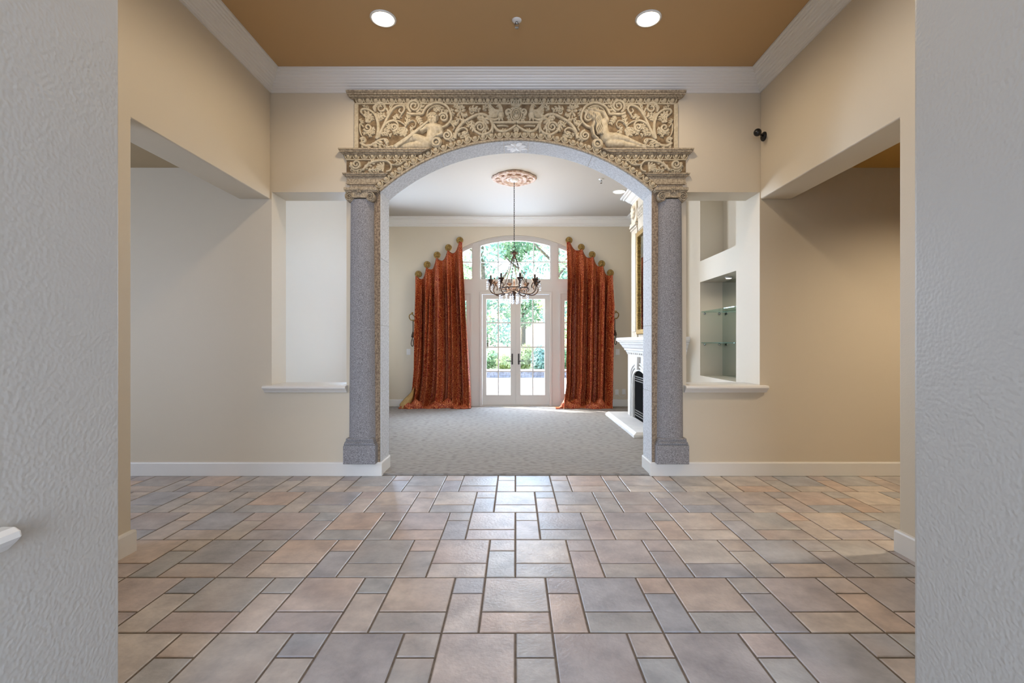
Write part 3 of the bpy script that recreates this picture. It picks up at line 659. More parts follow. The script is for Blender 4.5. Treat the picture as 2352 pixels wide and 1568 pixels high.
m = MB(); rosette(m, 1592, 365, 74, 5, ph=.9); leaf(m, [(1590, 330), (1560, 300), (1510, 285)], 40, 3); leaf(m, [(1600, 330), (1630, 300)], 34, 3); carve(m, [(1590, 420), (1600, 470), (1650, 490)], 8, 8); put('lily', m)
m = MB(); leaf(m, [(1700, 350), (1760, 330), (1830, 350)], 46, 4); spiral(m, 1730, 375, 28, 6, 0, 1.1, 9, 5); put('leaf', m)
m = MB(); carve(m, [(1530, 700), (1545, 610), (1610, 520), (1710, 450), (1830, 400), (1930, 430), (1985, 520), (1960, 610), (1860, 650), (1770, 600), (1745, 540)], 15, 11, n=6); spiral(m, 1835, 555, 62, 12, 190, 1.6); put('great_scroll', m)
m = MB(); leaf(m, [(1740, 480), (1730, 540), (1760, 590)], 46, 4); leaf(m, [(1800, 450), (1860, 440), (1900, 480), (1880, 520)], 56, 5); leaf(m, [(1920, 540), (1900, 590), (1860, 600)], 44, 3); leaf(m, [(1650, 480), (1580, 460), (1530, 490), (1560, 530)], 38, 4); put('leaf', m)
m = MB(); carve(m, [(1470, 500), (1520, 560), (1500, 600)], 9, 7); leaf(m, [(1480, 480), (1530, 540)], 34, 3); spiral(m, 1432, 660, 62, 10, 270, 1.8); leaf(m, [(1450, 720), (1500, 690), (1530, 640)], 40, 4); put('scroll', m)
m = MB(); carve(m, [(1540, 650), (1580, 590), (1640, 570), (1680, 600), (1660, 640), (1610, 630)], 10, 7); leaf(m, [(1620, 620), (1660, 650), (1690, 690)], 44, 4); put('leaf', m)
for pts, wd, lb in (([(470, 400), (500, 430), (520, 480)], 38, 3), ([(640, 400), (600, 400), (560, 410)], 34, 3), ([(360, 470), (385, 480), (400, 520)], 28, 3), ([(540, 560), (520, 600), (530, 650)], 34, 3), ([(660, 600), (700, 590), (720, 620)], 34, 3), ([(820, 400), (800, 440), (770, 450)], 34, 3), ([(830, 640), (850, 600), (850, 560)], 34, 3), ([(980, 560), (1010, 600), (1000, 640)], 36, 3), ([(1060, 430), (1090, 470), (1120, 520)], 40, 4), ([(960, 330), (930, 300), (910, 275)], 34, 3), ([(1480, 330), (1500, 380), (1490, 420)], 32, 3), ([(1680, 420), (1640, 400), (1640, 440)], 36, 3), ([(1870, 350), (1900, 320), (1890, 290)], 38, 3), ([(1560, 640), (1600, 660), (1620, 700)], 30, 3), ([(1700, 560), (1680, 520), (1700, 490)], 30, 3), ([(1930, 620), (1960, 650), (1990, 655)], 26, 2), ([(1340, 330), (1310, 310), (1280, 330)], 26, 2), ([(640, 780), (680, 790), (720, 770)], 26, 2), ([(480, 680), (500, 640), (490, 600)], 30, 3)):
    m = MB(); leaf(m, pts, wd, lb); put('leaf', m)
# winged bird supporters
def bird():
    m = MB()
    def el(x, y, rx, ry, hh):
        p = LP(x, y); m.sphere((p[0], YP, p[1]), 1.0, 10, 8, (rx * E, hh, ry * E))
    el(2085, 400, 46, 62, .024); el(2070, 300, 30, 32, .022)
    carve(m, [(2085, 380), (2088, 340), (2072, 300)], 26, 18, .024); carve(m, [(2050, 300), (2030, 312)], 9, 3, .02)
    for i in range(7):
        a = i / 6; carve(m, [(2075 - 6*i, 360 + 12*i), (2010 - 10*i, 350 + 14*i), (1925 + 4*i, 250 + 32*i)], 13, 7, .018)
    for i in range(3): carve(m, [(2060, 450), (2000, 460 + 8*i), (1920, 430 + 14*i)], 9, 5, .014)
    carve(m, [(2100, 450), (2110, 480)], 10, 8); carve(m, [(2070, 450), (2065, 482)], 10, 8)
    return m
put('winged_bird', bird())
# centre cartouche
def oval(m, cx, cy, rx, ry, w, h=.018):
    m.ribbon([LP(cx + rx * math.cos(2*math.pi*i/20), cy + ry * math.sin(2*math.pi*i/20)) for i in range(21)], w * E, h, YP)
m = MB(); oval(m, 2275, 402, 40, 58, 9); p = LP(2275, 402); m.sphere((p[0], YP, p[1]), 1, 12, 8, (32*E, .022, 48*E)); oval(m, 2275, 402, 64, 82, 11)
carve(m, [(2250, 410), (2262, 380), (2275, 410), (2288, 380), (2300, 410)], 4, 4, .026); m.build('cartouche', M['stone'], panel, True)
m = MB()
for i in range(5): carve(m, [(2275 + (i-2)*10, 315), (2275 + (i-2)*30, 270), (2275 + (i-2)*17, 232)], 12, 7, .022)
leaf(m, [(2260, 320), (2240, 300), (2222, 310)], 24, 2); m.build('crowning_bud', M['stone'], panel, True)
m = MB(); spiral(m, 2185, 372, 40, 8, 90, 1.3, 14, 8); carve(m, [(2210, 340), (2240, 330), (2255, 345)], 10, 6); leaf(m, [(2190, 420), (2180, 470), (2220, 480)], 34, 3); put('cartouche_scroll', m)
m = MB(); carve(m, [(1965, 505), (2100, 502), (2270, 502)], 11, 11); carve(m, [(1960, 495), (1990, 480)], 16, 8); carve(m, [(1985, 520), (1988, 580), (1985, 628)], 12, 7); put('shelf_bar', m)
m = MB(); carve(m, [(1995, 525), (2040, 590), (2110, 612), (2190, 590), (2270, 535)], 14, 10); rosette(m, 2120, 605, 44, 7); carve(m, [(2040, 545), (2130, 540), (2180, 550)], 9, 5); put('garland', m)
m = MB(); rosette(m, 2275, 640, 44, 6); leaf(m, [(2275, 560), (2275, 600)], 40, 2); m.build('pendant_flower', M['stone'], panel, True)
# lower carved blocks
YBL = Y1 - .010
m = MB(); spiral(m, 320, 1010, 62, 10, 200, -1.7, y=YBL); leaf(m, [(250, 1000), (270, 1070), (330, 1085), (400, 1060)], 34, 5, y=YBL, both=False); leaf(m, [(260, 1100), (330, 1098), (390, 1100)], 20, 3, y=YBL); put('block_scroll', m, parent=surround)
m = MB(); carve(m, [(400, 1090), (470, 1010), (560, 975), (690, 970), (745, 1020), (740, 1080), (690, 1100)], 12, 8, y=YBL); leaf(m, [(420, 1060), (500, 1000), (540, 970)], 40, 4, y=YBL); leaf(m, [(470, 1090), (540, 1075), (600, 1090)], 40, 4, y=YBL); put('block_stem', m, parent=surround)
m = MB()
for i in range(7):
    a = math.radians(100 + 28 * i); carve(m, [(655, 1045), (655 + 45*math.cos(a), 1045 + 34*math.sin(a)), (655 + 88*math.cos(a), 1045 + 56*math.sin(a))], 6, 12, .015, y=YBL)
put('block_palmette', m, parent=surround)
m = MB(); carve(m, [(740, 1010), (790, 1015), (825, 985), (800, 960), (778, 975)], 9, 6, y=YBL); carve(m, [(800, 1020), (860, 1010), (900, 975), (935, 978), (930, 1000)], 9, 6, y=YBL); leaf(m, [(840, 1000), (870, 970)], 26, 2, y=YBL); put('block_tendril', m, parent=surround)
# the two reclining relief figures: each body one continuous relief surface
def relief(name, caps, to, label, step=4.0, extra=()):
    xs = [p for c in caps for p in (c[0] - c[2], c[0] + c[2], c[3] - c[5], c[3] + c[5])]; ys = [p for c in caps for p in (c[1] - c[2], c[1] + c[2], c[4] - c[5], c[4] + c[5])]
    gx = np.arange(min(xs) - 8, max(xs) + 8, step); gy = np.arange(min(ys) - 8, max(ys) + 8, step)
    XX, YY = np.meshgrid(gx, gy); Hh = np.zeros_like(XX)
    acc = np.zeros_like(XX)
    for c in caps:
        ax, ay, ra, bx, by, rb, hh = c
        dx, dy = bx - ax, by - ay; L2 = dx*dx + dy*dy + 1e-6
        t = np.clip(((XX - ax)*dx + (YY - ay)*dy) / L2, 0, 1)
        r = ra + (rb - ra) * t; d2 = (XX - ax - t*dx)**2 + (YY - ay - t*dy)**2
        q = np.clip(1 - d2 / (r*r), 0, 1); acc += (np.sqrt(q) * hh) ** 6
    Hh = acc ** (1/6.0)
    for ax, ay, rx, ry, hh in extra:
        q = np.clip(1 - ((XX-ax)/rx)**2 - ((YY-ay)/ry)**2, 0, 1); Hh = np.where(Hh > 0.002, Hh + hh * q, Hh)
    m = MB(); idx = -np.ones(XX.shape, dtype=int); inside = Hh > 0.0008
    cell = inside[:-1, :-1] | inside[1:, :-1] | inside[:-1, 1:] | inside[1:, 1:]
    need = np.zeros_like(inside); need[:-1, :-1] |= cell; need[1:, :-1] |= cell; need[:-1, 1:] |= cell; need[1:, 1:] |= cell
    k = 0
    for j, i in zip(*np.nonzero(need)):
        idx[j, i] = k; k += 1; p = to(XX[j, i], YY[j, i]); m.v.append((p[0], YP - float(Hh[j, i]) + 0.0005, p[1]))
    for j, i in zip(*np.nonzero(cell)): m.f.append((int(idx[j, i]), int(idx[j+1, i]), int(idx[j+1, i+1]), int(idx[j, i+1])))
    o = m.build(name, M['stone'], panel, True); o['label'] = label; return o
relief('reclining_figure', [
    (1248, 470, 58, 1254, 486, 50, .040), (1250, 440, 64, 1262, 436, 62, .034), (1262, 520, 30, 1264, 555, 34, .032),
    (1205, 560, 50, 1330, 570, 50, .036), (1270, 580, 78, 1235, 690, 62, .038), (1235, 690, 62, 1200, 745, 58, .036),
    (1190, 555, 34, 1125, 605, 26, .036), (1125, 605, 26, 1075, 590, 18, .034), (1075, 590, 18, 1040, 615, 16, .032),
    (1348, 575, 34, 1368, 645, 26, .034), (1368, 645, 26, 1300, 670, 20, .034), (1300, 670, 18, 1275, 690, 16, .036),
    (1195, 745, 62, 1030, 680, 50, .040), (1030, 680, 50, 930, 730, 36, .034), (930, 730, 36, 800, 790, 24, .030), (800, 790, 22, 690, 808, 16, .026),
    (1190, 770, 56, 1060, 775, 50, .034), (1060, 775, 46, 900, 790, 36, .028), (900, 790, 34, 760, 805, 22, .022)], LP, 'reclining figure with curly hair resting beside an urn', 4.0,
    [(1240, 482, 11, 20, .012), (1222, 468, 12, 9, -.010), (1260, 468, 12, 9, -.010), (1242, 512, 16, 6, -.008), (1242, 528, 14, 8, .006)] + [(1196 + 17*i, 412 + (16 if i % 2 else 0), 13, 14, .014) for i in range(8)] + [(1192 + 20*i, 388 + 5 * (i % 2), 14, 13, .012) for i in range(7)] + [(1300, 440 + 20*i, 14, 14, .012) for i in range(4)] + [(1010 - 40*i, 700 + 16*i, 9, 44, -.007) for i in range(8)])
m = MB(); carve(m, [(1205, 495), (1080, 600), (960, 700), (800, 815)], 10, 26, .034); m.build('long_horn', M['stone'], panel, True)
def urn(cx, cy, to):
    m = MB(); p = to(cx, cy)
    m.torus((p[0], YP - .022, p[1]), 44*E, 15*E, 18, 8, sz=1.0); m.torus((p[0], YP - .012, p[1]), 58*E, 12*E, 18, 8)
    m.lathe([(40*E, -.016), (30*E, -.010), (1e-4, -.006)], (p[0], YP, p[1]), 14, 'y'); p2 = to(cx + 0, cy)
    m.build('urn', M['stone'], panel, True)
urn(1300, 745, LP); urn(1075, 765, RP)
relief('reclining_figure', [
    (1092, 440, 40, 1092, 462, 38, .040), (1000, 405, 58, 1050, 420, 52, .034), (1040, 430, 48, 1080, 420, 46, .034), (1110, 485, 24, 1125, 510, 26, .034),
    (1090, 520, 40, 1180, 480, 40, .036), (1140, 520, 62, 1160, 620, 56, .038), (1160, 620, 58, 1180, 680, 66, .038),
    (1185, 465, 34, 1150, 385, 28, .036), (1150, 385, 28, 1040, 355, 22, .036), (1040, 355, 20, 960, 340, 14, .034),
    (1050, 480, 26, 1010, 560, 24, .034), (1010, 560, 24, 1030, 660, 20, .034), (1030, 660, 20, 1080, 705, 18, .036),
    (1190, 680, 66, 1300, 680, 54, .040), (1300, 670, 50, 1440, 710, 38, .036), (1440, 710, 36, 1600, 775, 24, .030), (1600, 775, 22, 1735, 805, 13, .026),
    (1220, 745, 52, 1380, 760, 42, .034), (1380, 760, 40, 1520, 785, 28, .028), (1520, 785, 26, 1660, 808, 16, .022)], RP, 'reclining figure with long hair and one raised arm', 4.0,
    [(1100, 452, 9, 15, .012), (1085, 440, 8, 6, -.010), (1112, 440, 8, 6, -.010), (1098, 476, 11, 5, -.008)] + [(960 + 22*i, 400 + 16 * (i % 3), 12, 20, .012) for i in range(6)])
m = MB()
for i in range(5):
    q = spline([(1050 + 14*i, 430), (1060 + 16*i, 530), (1065 + 18*i, 660)], 6); m.ribbon([RP(p[0] + 8*math.sin(j*1.3 + i), p[1]) for j, p in enumerate(q)], 9*E, .02, YP - .03)
m.build('long_hair', M['stone'], panel, True)
# stone lining of the arch: jamb blocks and curved soffit blocks with recessed joints
EP = 0.006
for x, s_ in ((AL, 1), (AR, -1)):
    vb = [1060, 899, 747, 593, 441]
    for i in range(4):
        MB().box(x, x + s_ * EP, Y1 - 0.004, Y2 + 0.002, Z1(vb[i]) + .0012, Z1(vb[i+1]) - .0012).build('jamb_block', M['soffit'], surround, bevel=0.0015)
an = [-A0, math.asin((X1(1010) - ACX) / AR_R), math.asin((X1(1157) - ACX) / AR_R), math.asin((X1(1214) - ACX) / AR_R), math.asin((X1(1361) - ACX) / AR_R), A0]
for i in range(5):
    a, b = an[i] + .0008, an[i+1] - .0008; n = 12
    MB().plate(arc(AR_R, a, b, n) + list(reversed(arc(AR_R - EP, a, b, n))), [], Y1 - 0.004, Y2 + 0.002).build('soffit_block', M['soffit'], surround)
fl = MB(); zc = ACZ + AR_R - EP; yc = Y1 + 0.125
for i in range(8):
    a = math.radians(22.5 + 45 * i); L = 0.10 if i % 2 else 0.118
    q = [(ACX + (t * L) * math.cos(a) * 1.0, yc + (t * L) * math.sin(a)) for t in (.15, .4, .65, .85, 1.0)]
    w = [.006, .020, .027, .020, .004]; vs = []; fs = []
    for j, (x, y) in enumerate(q):
        nx, ny = -math.sin(a), math.cos(a)
        for k in (-1, 0, 1): vs.append((x + nx*w[j]*k, y + ny*w[j]*k, zc - (.006 if k == 0 else .001) - ((x + nx*w[j]*k - ACX)**2) / (2*AR_R)))
    for j in range(4):
        for k in range(2): fs.append((j*3+k, j*3+k+1, (j+1)*3+k+1, (j+1)*3+k))
    fl.add(vs, fs)
fl.sphere((ACX, yc, zc), .018, 10, 6, (1, 1, .4)); fl.build('soffit_flower', M['white_paint'], surround, label='white painted flower at the crown of the arch')

# ------------------------------------------------------------------ pilasters
def pilaster(side):
    f = (lambda x: mir(x)) if side else (lambda x: x)
    t = empty('pilaster', (f(X1(832)), Y1, 0.126), 'grey mottled stone pilaster with scrolled capital, %s of the arch' % ('right' if side else 'left'), 'pilaster', 'pilasters beside the arch')
    def bx(u0, u1, v0, v1, pr, m=None):
        return (m or MB()).box(f(X1(u0)), f(X1(u1)), Y1 - pr, Y1, Z1(v0), Z1(v1))
    bx(795, 868, 1061, 1019, .078).build('plinth', M['column'], t, bevel=.004)
    m = bx(796, 867, 1019, 1015, .072); bx(798, 865, 1015, 1011, .080, m); bx(800, 864, 1011, 1007, .072, m); bx(801, 863, 1007, 1003, .076, m); m.build('base_moulding', M['column'], t, bevel=.004)
    bx(860, 873.6, 1061, 437, .006).build('edge_strip', M['column_edge'], t)
    m = MB(); n = 12
    for a, b in ((0, n),):
        vs = []
        for u0, u1, v in ((803, 863, 1003), (806.5, 859, 462)):
            for i in range(n + 1):
                q = i / n; x = X1(u0 + (u1 - u0) * q); pr = .008 + .062 * math.sqrt(max(1 - (2*q - 1)**2, 0)) ** .9
                vs.append((f(x), Y1 - pr, Z1(v)))
        m.add(vs, [(i, i+1, i+n+2, i+n+1) for i in range(n)])
        m.add([(f(X1(803)), Y1 - .008, Z1(1003)), (f(X1(803)), Y1, Z1(1003)), (f(X1(806.5)), Y1, Z1(462)), (f(X1(806.5)), Y1 - .008, Z1(462))], [(0, 1, 2, 3)])
        m.add([(f(X1(863)), Y1 - .008, Z1(1003)), (f(X1(863)), Y1, Z1(1003)), (f(X1(859)), Y1, Z1(462)), (f(X1(859)), Y1 - .008, Z1(462))], [(0, 1, 2, 3)])
    m.build('shaft', M['column'], t, True)
    cap = bx(797, 872, 443, 437, .085); bx(799, 870, 446, 443, .075, cap); bx(812, 852, 456, 446, .07, cap); bx(815, 849, 459.5, 456, .078, cap)
    cp = cap.build('capital', M['stone_cornice'], t, bevel=.003)
    for cu in (808.5, 855.5):
        m = MB(); s2 = 1 if cu < 830 else -1
        pts = []; k = 34
        for i in range(k + 1):
            q = i / k; a = math.radians(-60 if s2 > 0 else 240) - s2 * 2 * math.pi * 2.1 * q; R = 10.2 * (1 - q) + 1.6 * q
            pts.append((f(X1(cu + R * math.cos(a))), Z1(456.5 + R * math.sin(a))))
        m.ribbon(pts, [(1.9 - .9 * i / k) * S1 for i in range(k + 1)], .022, Y1 - .06)
        m.lathe([(10.5 * S1, 0), (10.5 * S1, -.061), (9.8 * S1, -.063)], (f(X1(cu)), Y1, Z1(456.5)), 18, 'y')
        m.build('volute', M['stone_cornice'], cp, True)
    m = MB()
    for i in range(6):
        a = math.pi * i / 3; c = (f(X1(832)), Z1(443)); m.ribbon([(c[0] + r * math.cos(a), c[1] + r * math.sin(a)) for r in (.004, .014, .022, .028)], [.003, .009, .008, .002], .016, Y1 - .08)
    m.build('capital_flower', M['stone_cornice'], cp, True)
    return t
pilaster(0); pilaster(1)

# ------------------------------------------------------------------ ceiling fittings
def downlight(x, y, z, r, label, energy, color, group, ang=170):
    t = empty('downlight', (x, y, z), label, 'downlight', group)
    MB().lathe([(r + .016, 0), (r + .016, -.006), (r + .004, -.010), (r, -.004), (r, 0)], (x, y, z), 28).build('trim_ring', M['trim'], t, True)
    MB().lathe([(r, -.003), (r * .6, -.005), (1e-4, -.006)], (x, y, z), 24).build('lens', M['downlight'], t)
    lamp('downlight_beam', 'SPOT', (x, y, z - .03), (0, 0, -1), energy, color, spot_size=math.radians(ang), spot_blend=0.5, shadow_soft_size=0.06)
WARM = (1.0, 0.82, 0.60)
p = 2.37 * F / 743
downlight(-304 * p / F, p, CZ, 24.5 * p / F, 'lit round downlight in the brown ceiling, left of the sprinkler', 31, WARM, 'downlights in the brown ceiling')
downlight(305 * p / F, p, CZ, 24.5 * p / F, 'lit round downlight in the brown ceiling, right of the sprinkler', 31, WARM, 'downlights in the brown ceiling')
for sx in (-.97, .97): lamp('hall_fill_spot', 'SPOT', (sx, 1.95, CZ - .03), (0, 0, -1), 22, WARM, spot_size=math.radians(170), spot_blend=0.5, shadow_soft_size=0.06)  # unseen spots with no fittings, added to brighten the floor and side walls
downlight(1.56, 7.1, LZ, .08, 'small white downlight in the living room ceiling beside the fireplace', 14, WARM, None, 80)
lamp('side_room_downlight', 'SPOT', (3.55, 2.9, SZ - .03), (0, 0, -1), 150, (1.0, .82, .60), spot_size=math.radians(150), spot_blend=0.9, shadow_soft_size=0.06)
def sprinkler(x, y, z, s, label):
    t = empty('sprinkler', (x, y, z), label, 'sprinkler', 'ceiling sprinklers')
    MB().lathe([(.036*s, 0), (.036*s, -.004), (.022*s, -.012), (.012*s, -.014)], (x, y, z), 20).build('escutcheon', M['plastic'], t, True)
    m = MB().lathe([(.011*s, -.010), (.011*s, -.026), (.006*s, -.030)], (x, y, z), 12); m.tube([(x-.012*s, y, z-.024), (x-.014*s, y, z-.04), (x, y, z-.055)], .003*s, 6); m.tube([(x+.012*s, y, z-.024), (x+.014*s, y, z-.04), (x, y, z-.055)], .003*s, 6); m.build('frame', M['chrome'], t, True)
    MB().lathe([(.015*s, -.054), (.015*s, -.058), (.003*s, -.060)], (x, y, z), 14).build('deflector', M['chrome'], t)
sprinkler(3 * p / F, p + .02, CZ, 1.0, 'small white fire sprinkler in the middle of the brown ceiling')
sprinkler(1.19, 6.56, LZ, 1.0, 'small white fire sprinkler in the cream living room ceiling')
# black camera on the right wall
cw_ = empty('wall_camera', (XR, 4.12, 2.98), 'small black ball camera on a stalk, high on the right wall', 'camera')
MB().lathe([(.040, 0), (.040, -.010), (.030, -.020), (.012, -.024)], (XR, 4.13, 2.985), 18, 'x').build('base', M['black'], cw_, True)
MB().tube([(XR - .01, 4.13, 2.985), (XR - .045, 4.10, 2.985), (XR - .075, 4.07, 3.02)], .008, 8).build('stalk', M['black'], cw_, True)
q = P(1740, 304, 4.05); m = MB().sphere(q, .032, 16, 12); m.build('ball', M['black'], cw_, True)

# ------------------------------------------------------------------ recessed shelves beyond the right opening
mirr = MB().box(LXR + 0.262, LXR + 0.272, NY0, NY1, NZ[0], NZ[1]).build('back_mirror', M['mirror'], label='grey green mirror lining the shelf recess', cat='mirror')
for z, nm in ((1.543, 'upper'), (1.18, 'lower')):
    t = empty('glass_shelf', (LXR + .14, (NY0 + NY1)/2, z), '%s clear glass shelf on chrome pins in the recess' % nm, 'shelf', 'glass shelves in the recess')
    MB().box(LXR + .012, LXR + .26, NY0 + .004, NY1 - .004, z - .005, z + .005).build('glass_plate', M['shelf_glass'], t)
    for yy in (NY1 - .002, NY0 + .002):
        for xx in (LXR + .05, LXR + .22):
            s_ = -1 if yy > 5 else 1
            MB().lathe([(.012, 0), (.014, s_*.01), (.010, s_*.022), (1e-4, s_*.024)], (xx, yy, z - .02), 10, 'y').build('pin', M['chrome'], t, True)

pk = empty('puck_light', (LXR + .13, 5.1, NZ[1]), 'small round puck light under the top of the shelf recess', 'puck light')
MB().lathe([(.036, 0), (.036, -.012), (.030, -.016)], (LXR + .13, 5.1, NZ[1]), 18).build('housing', M['plastic'], pk, True)
MB().lathe([(.028, -.016), (.02, -.018), (1e-4, -.019)], (LXR + .13, 5.1, NZ[1]), 16).build('lens', M['bulb'], pk)
lamp('puck_beam', 'SPOT', (LXR + .13, 5.1, NZ[1] - .03), (0, 0, -1), 5, (1.0, .93, .82), spot_size=math.radians(165), spot_blend=.6, shadow_soft_size=.03)
# ------------------------------------------------------------------ fireplace
fp = empty('fireplace', (BX, 6.675, 0.012), 'white plaster fireplace with moulded mantel and black firebox behind the right pilaster', 'fireplace')
FXX = 1.775                              # face of the surround
struct('wall_chimney', MB().box(BX + .001, LXR, BY0, BY1, 0.012, LZ), M['paint'], 'chimney breast behind the fireplace and overmantel')
yc = (BY0 + BY1) / 2
def fz(v, d=7.3): return H + (CY - v) * d / F
oy0, oy1 = 6.30, 7.05
arch_o = [(oy1, 0.07), (oy1, .62)] + [(yc + (oy1 - yc) * math.cos(math.pi * i / 16), .62 + .16 * math.sin(math.pi * i / 16)) for i in range(1, 16)] + [(oy0, .62), (oy0, 0.07)]
o = [(BY0 - .03, 0.07), (oy0, 0.07)] + list(reversed(arch_o))[1:-1] + [(oy1, 0.07), (BY1 + .03, 0.07), (BY1 + .03, 1.06), (BY0 - .03, 1.06)]
MB().plate(o, [], FXX - .03, BX, 'x').build('surround', M['mantel'], fp)
m = MB(); a_in = [(yc + (oy1 + .05 - yc) * math.cos(math.pi * i / 20), .64 + .20 * math.sin(math.pi * i / 20)) for i in range(21)]
for dr in (0, .045):
    pts = [(FXX - .035, oy1 + .05 + dr, .07)] + [(FXX - .035, yc + (y - yc) * (1 + dr * 2.2), z + dr) for y, z in a_in] + [(FXX - .035, oy0 - .05 - dr, .07)]
    m.tube(pts, .014, 8)
m.build('arch_moulding', M['mantel'], fp, True)
MB().plate([(yc - .05, .80), (yc + .05, .80), (yc + .075, .98), (yc - .075, .98)], [], FXX - .075, FXX - .03, 'x').build('keystone', M['mantel'], fp, bevel=.006)
mp_ = [(0, 1.03), (.02, 1.03), (.03, 1.06), (.045, 1.065), (.05, 1.09), (.07, 1.11), (.085, 1.14), (.105, 1.165), (.11, 1.185), (.135, 1.19), (.138, 1.205), (.15, 1.21), (.15, 1.255), (0, 1.255)]
MB().sweep([(LXR, BY1 + .03), (FXX - .03, BY1 + .03), (FXX - .03, BY0 - .03), (LXR, BY0 - .03)], mp_, 1).build('mantel_shelf', M['mantel'], fp)
MB().box(FXX - .02, LXR, BY0 - .1, BY1 + .1, 1.225, 1.254).build('mantel_top', M['mantel'], fp)
for i in range(12):
    y = BY0 + .03 + i * (BY1 - BY0 - .06) / 11; MB().box(FXX - .055, FXX - .028, y - .018, y + .018, 1.005, 1.032).build('dentil', M['mantel'], fp)
MB().box(FXX - .01, FXX + .02, oy0, oy1, .07, .80).build('firebox_dark_panel', M['firebox'], fp)  # solid flush slab; the recess's darkness is in its colour
for y0_, y1_ in ((oy1 - .09, oy1), (oy0, oy0 + .09)): MB().box(FXX - .022, FXX - .008, y0_, y1_, .07, .74).build('steel_trim', M['steel'], fp)
for z in [.12 + .035*i for i in range(3)] + [.62 + .03*i for i in range(3)]: MB().box(FXX - .02, FXX - .008, oy0 + .1, oy1 - .1, z, z + .012).build('louver', M['steel'], fp)
hs = [(1.45, 5.79), (LXR, 5.79), (LXR, 7.62), (1.45, 7.62)]
mh = MB(); mh.add([(1.45, 5.79, .012), (LXR, 5.79, .012), (LXR, 7.62, .012), (1.45, 7.62, .012), (1.45, 5.79, .045), (LXR, 5.79, .045), (LXR, 7.62, .045), (1.45, 7.62, .045), (1.49, 5.83, .075), (LXR, 5.83, .075), (LXR, 7.58, .075), (1.49, 7.58, .075)],
    [(0,1,5,4),(1,2,6,5),(2,3,7,6),(3,0,4,7),(4,5,9,8),(5,6,10,9),(6,7,11,10),(7,4,8,11),(8,9,10,11),(3,2,1,0)]); mh.build('hearth', M['mantel'], fp, bevel=.003)
# overmantel: carved pilasters and a gilt mirror
om = empty('overmantel', (BX, yc, 1.256), 'cream carved overmantel panel with gilt framed mirror above the mantel', 'overmantel')
MB().box(BX - .015, BX, BY0 + .01, BY1 - .01, 1.256, 3.30).build('backing', M['mantel_cream'], om)
for y0_, y1_ in ((BY1 - .36, BY1 - .02), (BY0 + .02, BY0 + .36)):
    MB().box(BX - .035, BX - .015, y0_, y1_, 1.256, 2.88).build('side_pilaster', M['mantel_cream'], om, bevel=.004)
    MB().box(BX - .045, BX - .035, y0_ + .06, y1_ - .06, 1.34, 2.80).build('raised_panel', M['mantel_cream'], om, bevel=.004)
    m = MB()
    for z, pr in ((2.88, .05), (2.92, .065), (2.96, .055)): m.box(BX - pr, BX - .015, y0_ - .01, y1_ + .01, z, z + .03)
    m.build('pilaster_cap', M['mantel_cream'], om, bevel=.004)
    m = MB(); ym = (y0_ + y1_) / 2
    m.box(BX - .04, BX - .015, y0_ + .02, y1_ - .02, 3.0, 3.27)
    m.lathe([(.10, -.04), (.10, -.055), (.07, -.06), (.03, -.075)], (BX, ym, 3.135), 16, 'x'); m.build('carved_block', M['mantel_cream'], om, bevel=.003)
    m = MB()
    for i in range(7):
        a = 2*math.pi*i/7; m.sphere((BX - .06, ym + .07*math.cos(a), 3.135 + .07*math.sin(a)), .03, 8, 6, (.5, 1, 1))
    m.build('carved_rosette', M['mantel_cream'], om, True)
m = MB().box(BX - .03, BX - .015, BY0 + .40, BY1 - .40, 2.82, 3.28)
m.build('frieze_block', M['mantel_cream'], om)
for i in range(4):
    m = MB(); yy = BY0 + .48 + i * (BY1 - BY0 - .96) / 3; m.torus((BX - .035, yy, 3.06), .07, .016, 16, 6, ax=(0, 1, 0), bx=(0, 0, 1)); m.torus((BX - .035, yy, 3.06), .035, .014, 14, 6, ax=(0, 1, 0), bx=(0, 0, 1)); m.build('carved_scroll', M['mantel_cream'], om, True)
y0_, y1_ = BY0 + .38, BY1 - .38; z0_, z1_ = 1.30, 2.78
MB().plate(rect(y0_, y1_, z0_, z1_), [rect(y0_ + .07, y1_ - .07, z0_ + .07, z1_ - .07)], BX - .055, BX - .015, 'x').build('gilt_frame', M['gold'], om, bevel=.01)
MB().box(BX - .025, BX - .017, y0_ + .07, y1_ - .07, z0_ + .07, z1_ - .07).build('mirror_glass', M['mirror'], om)

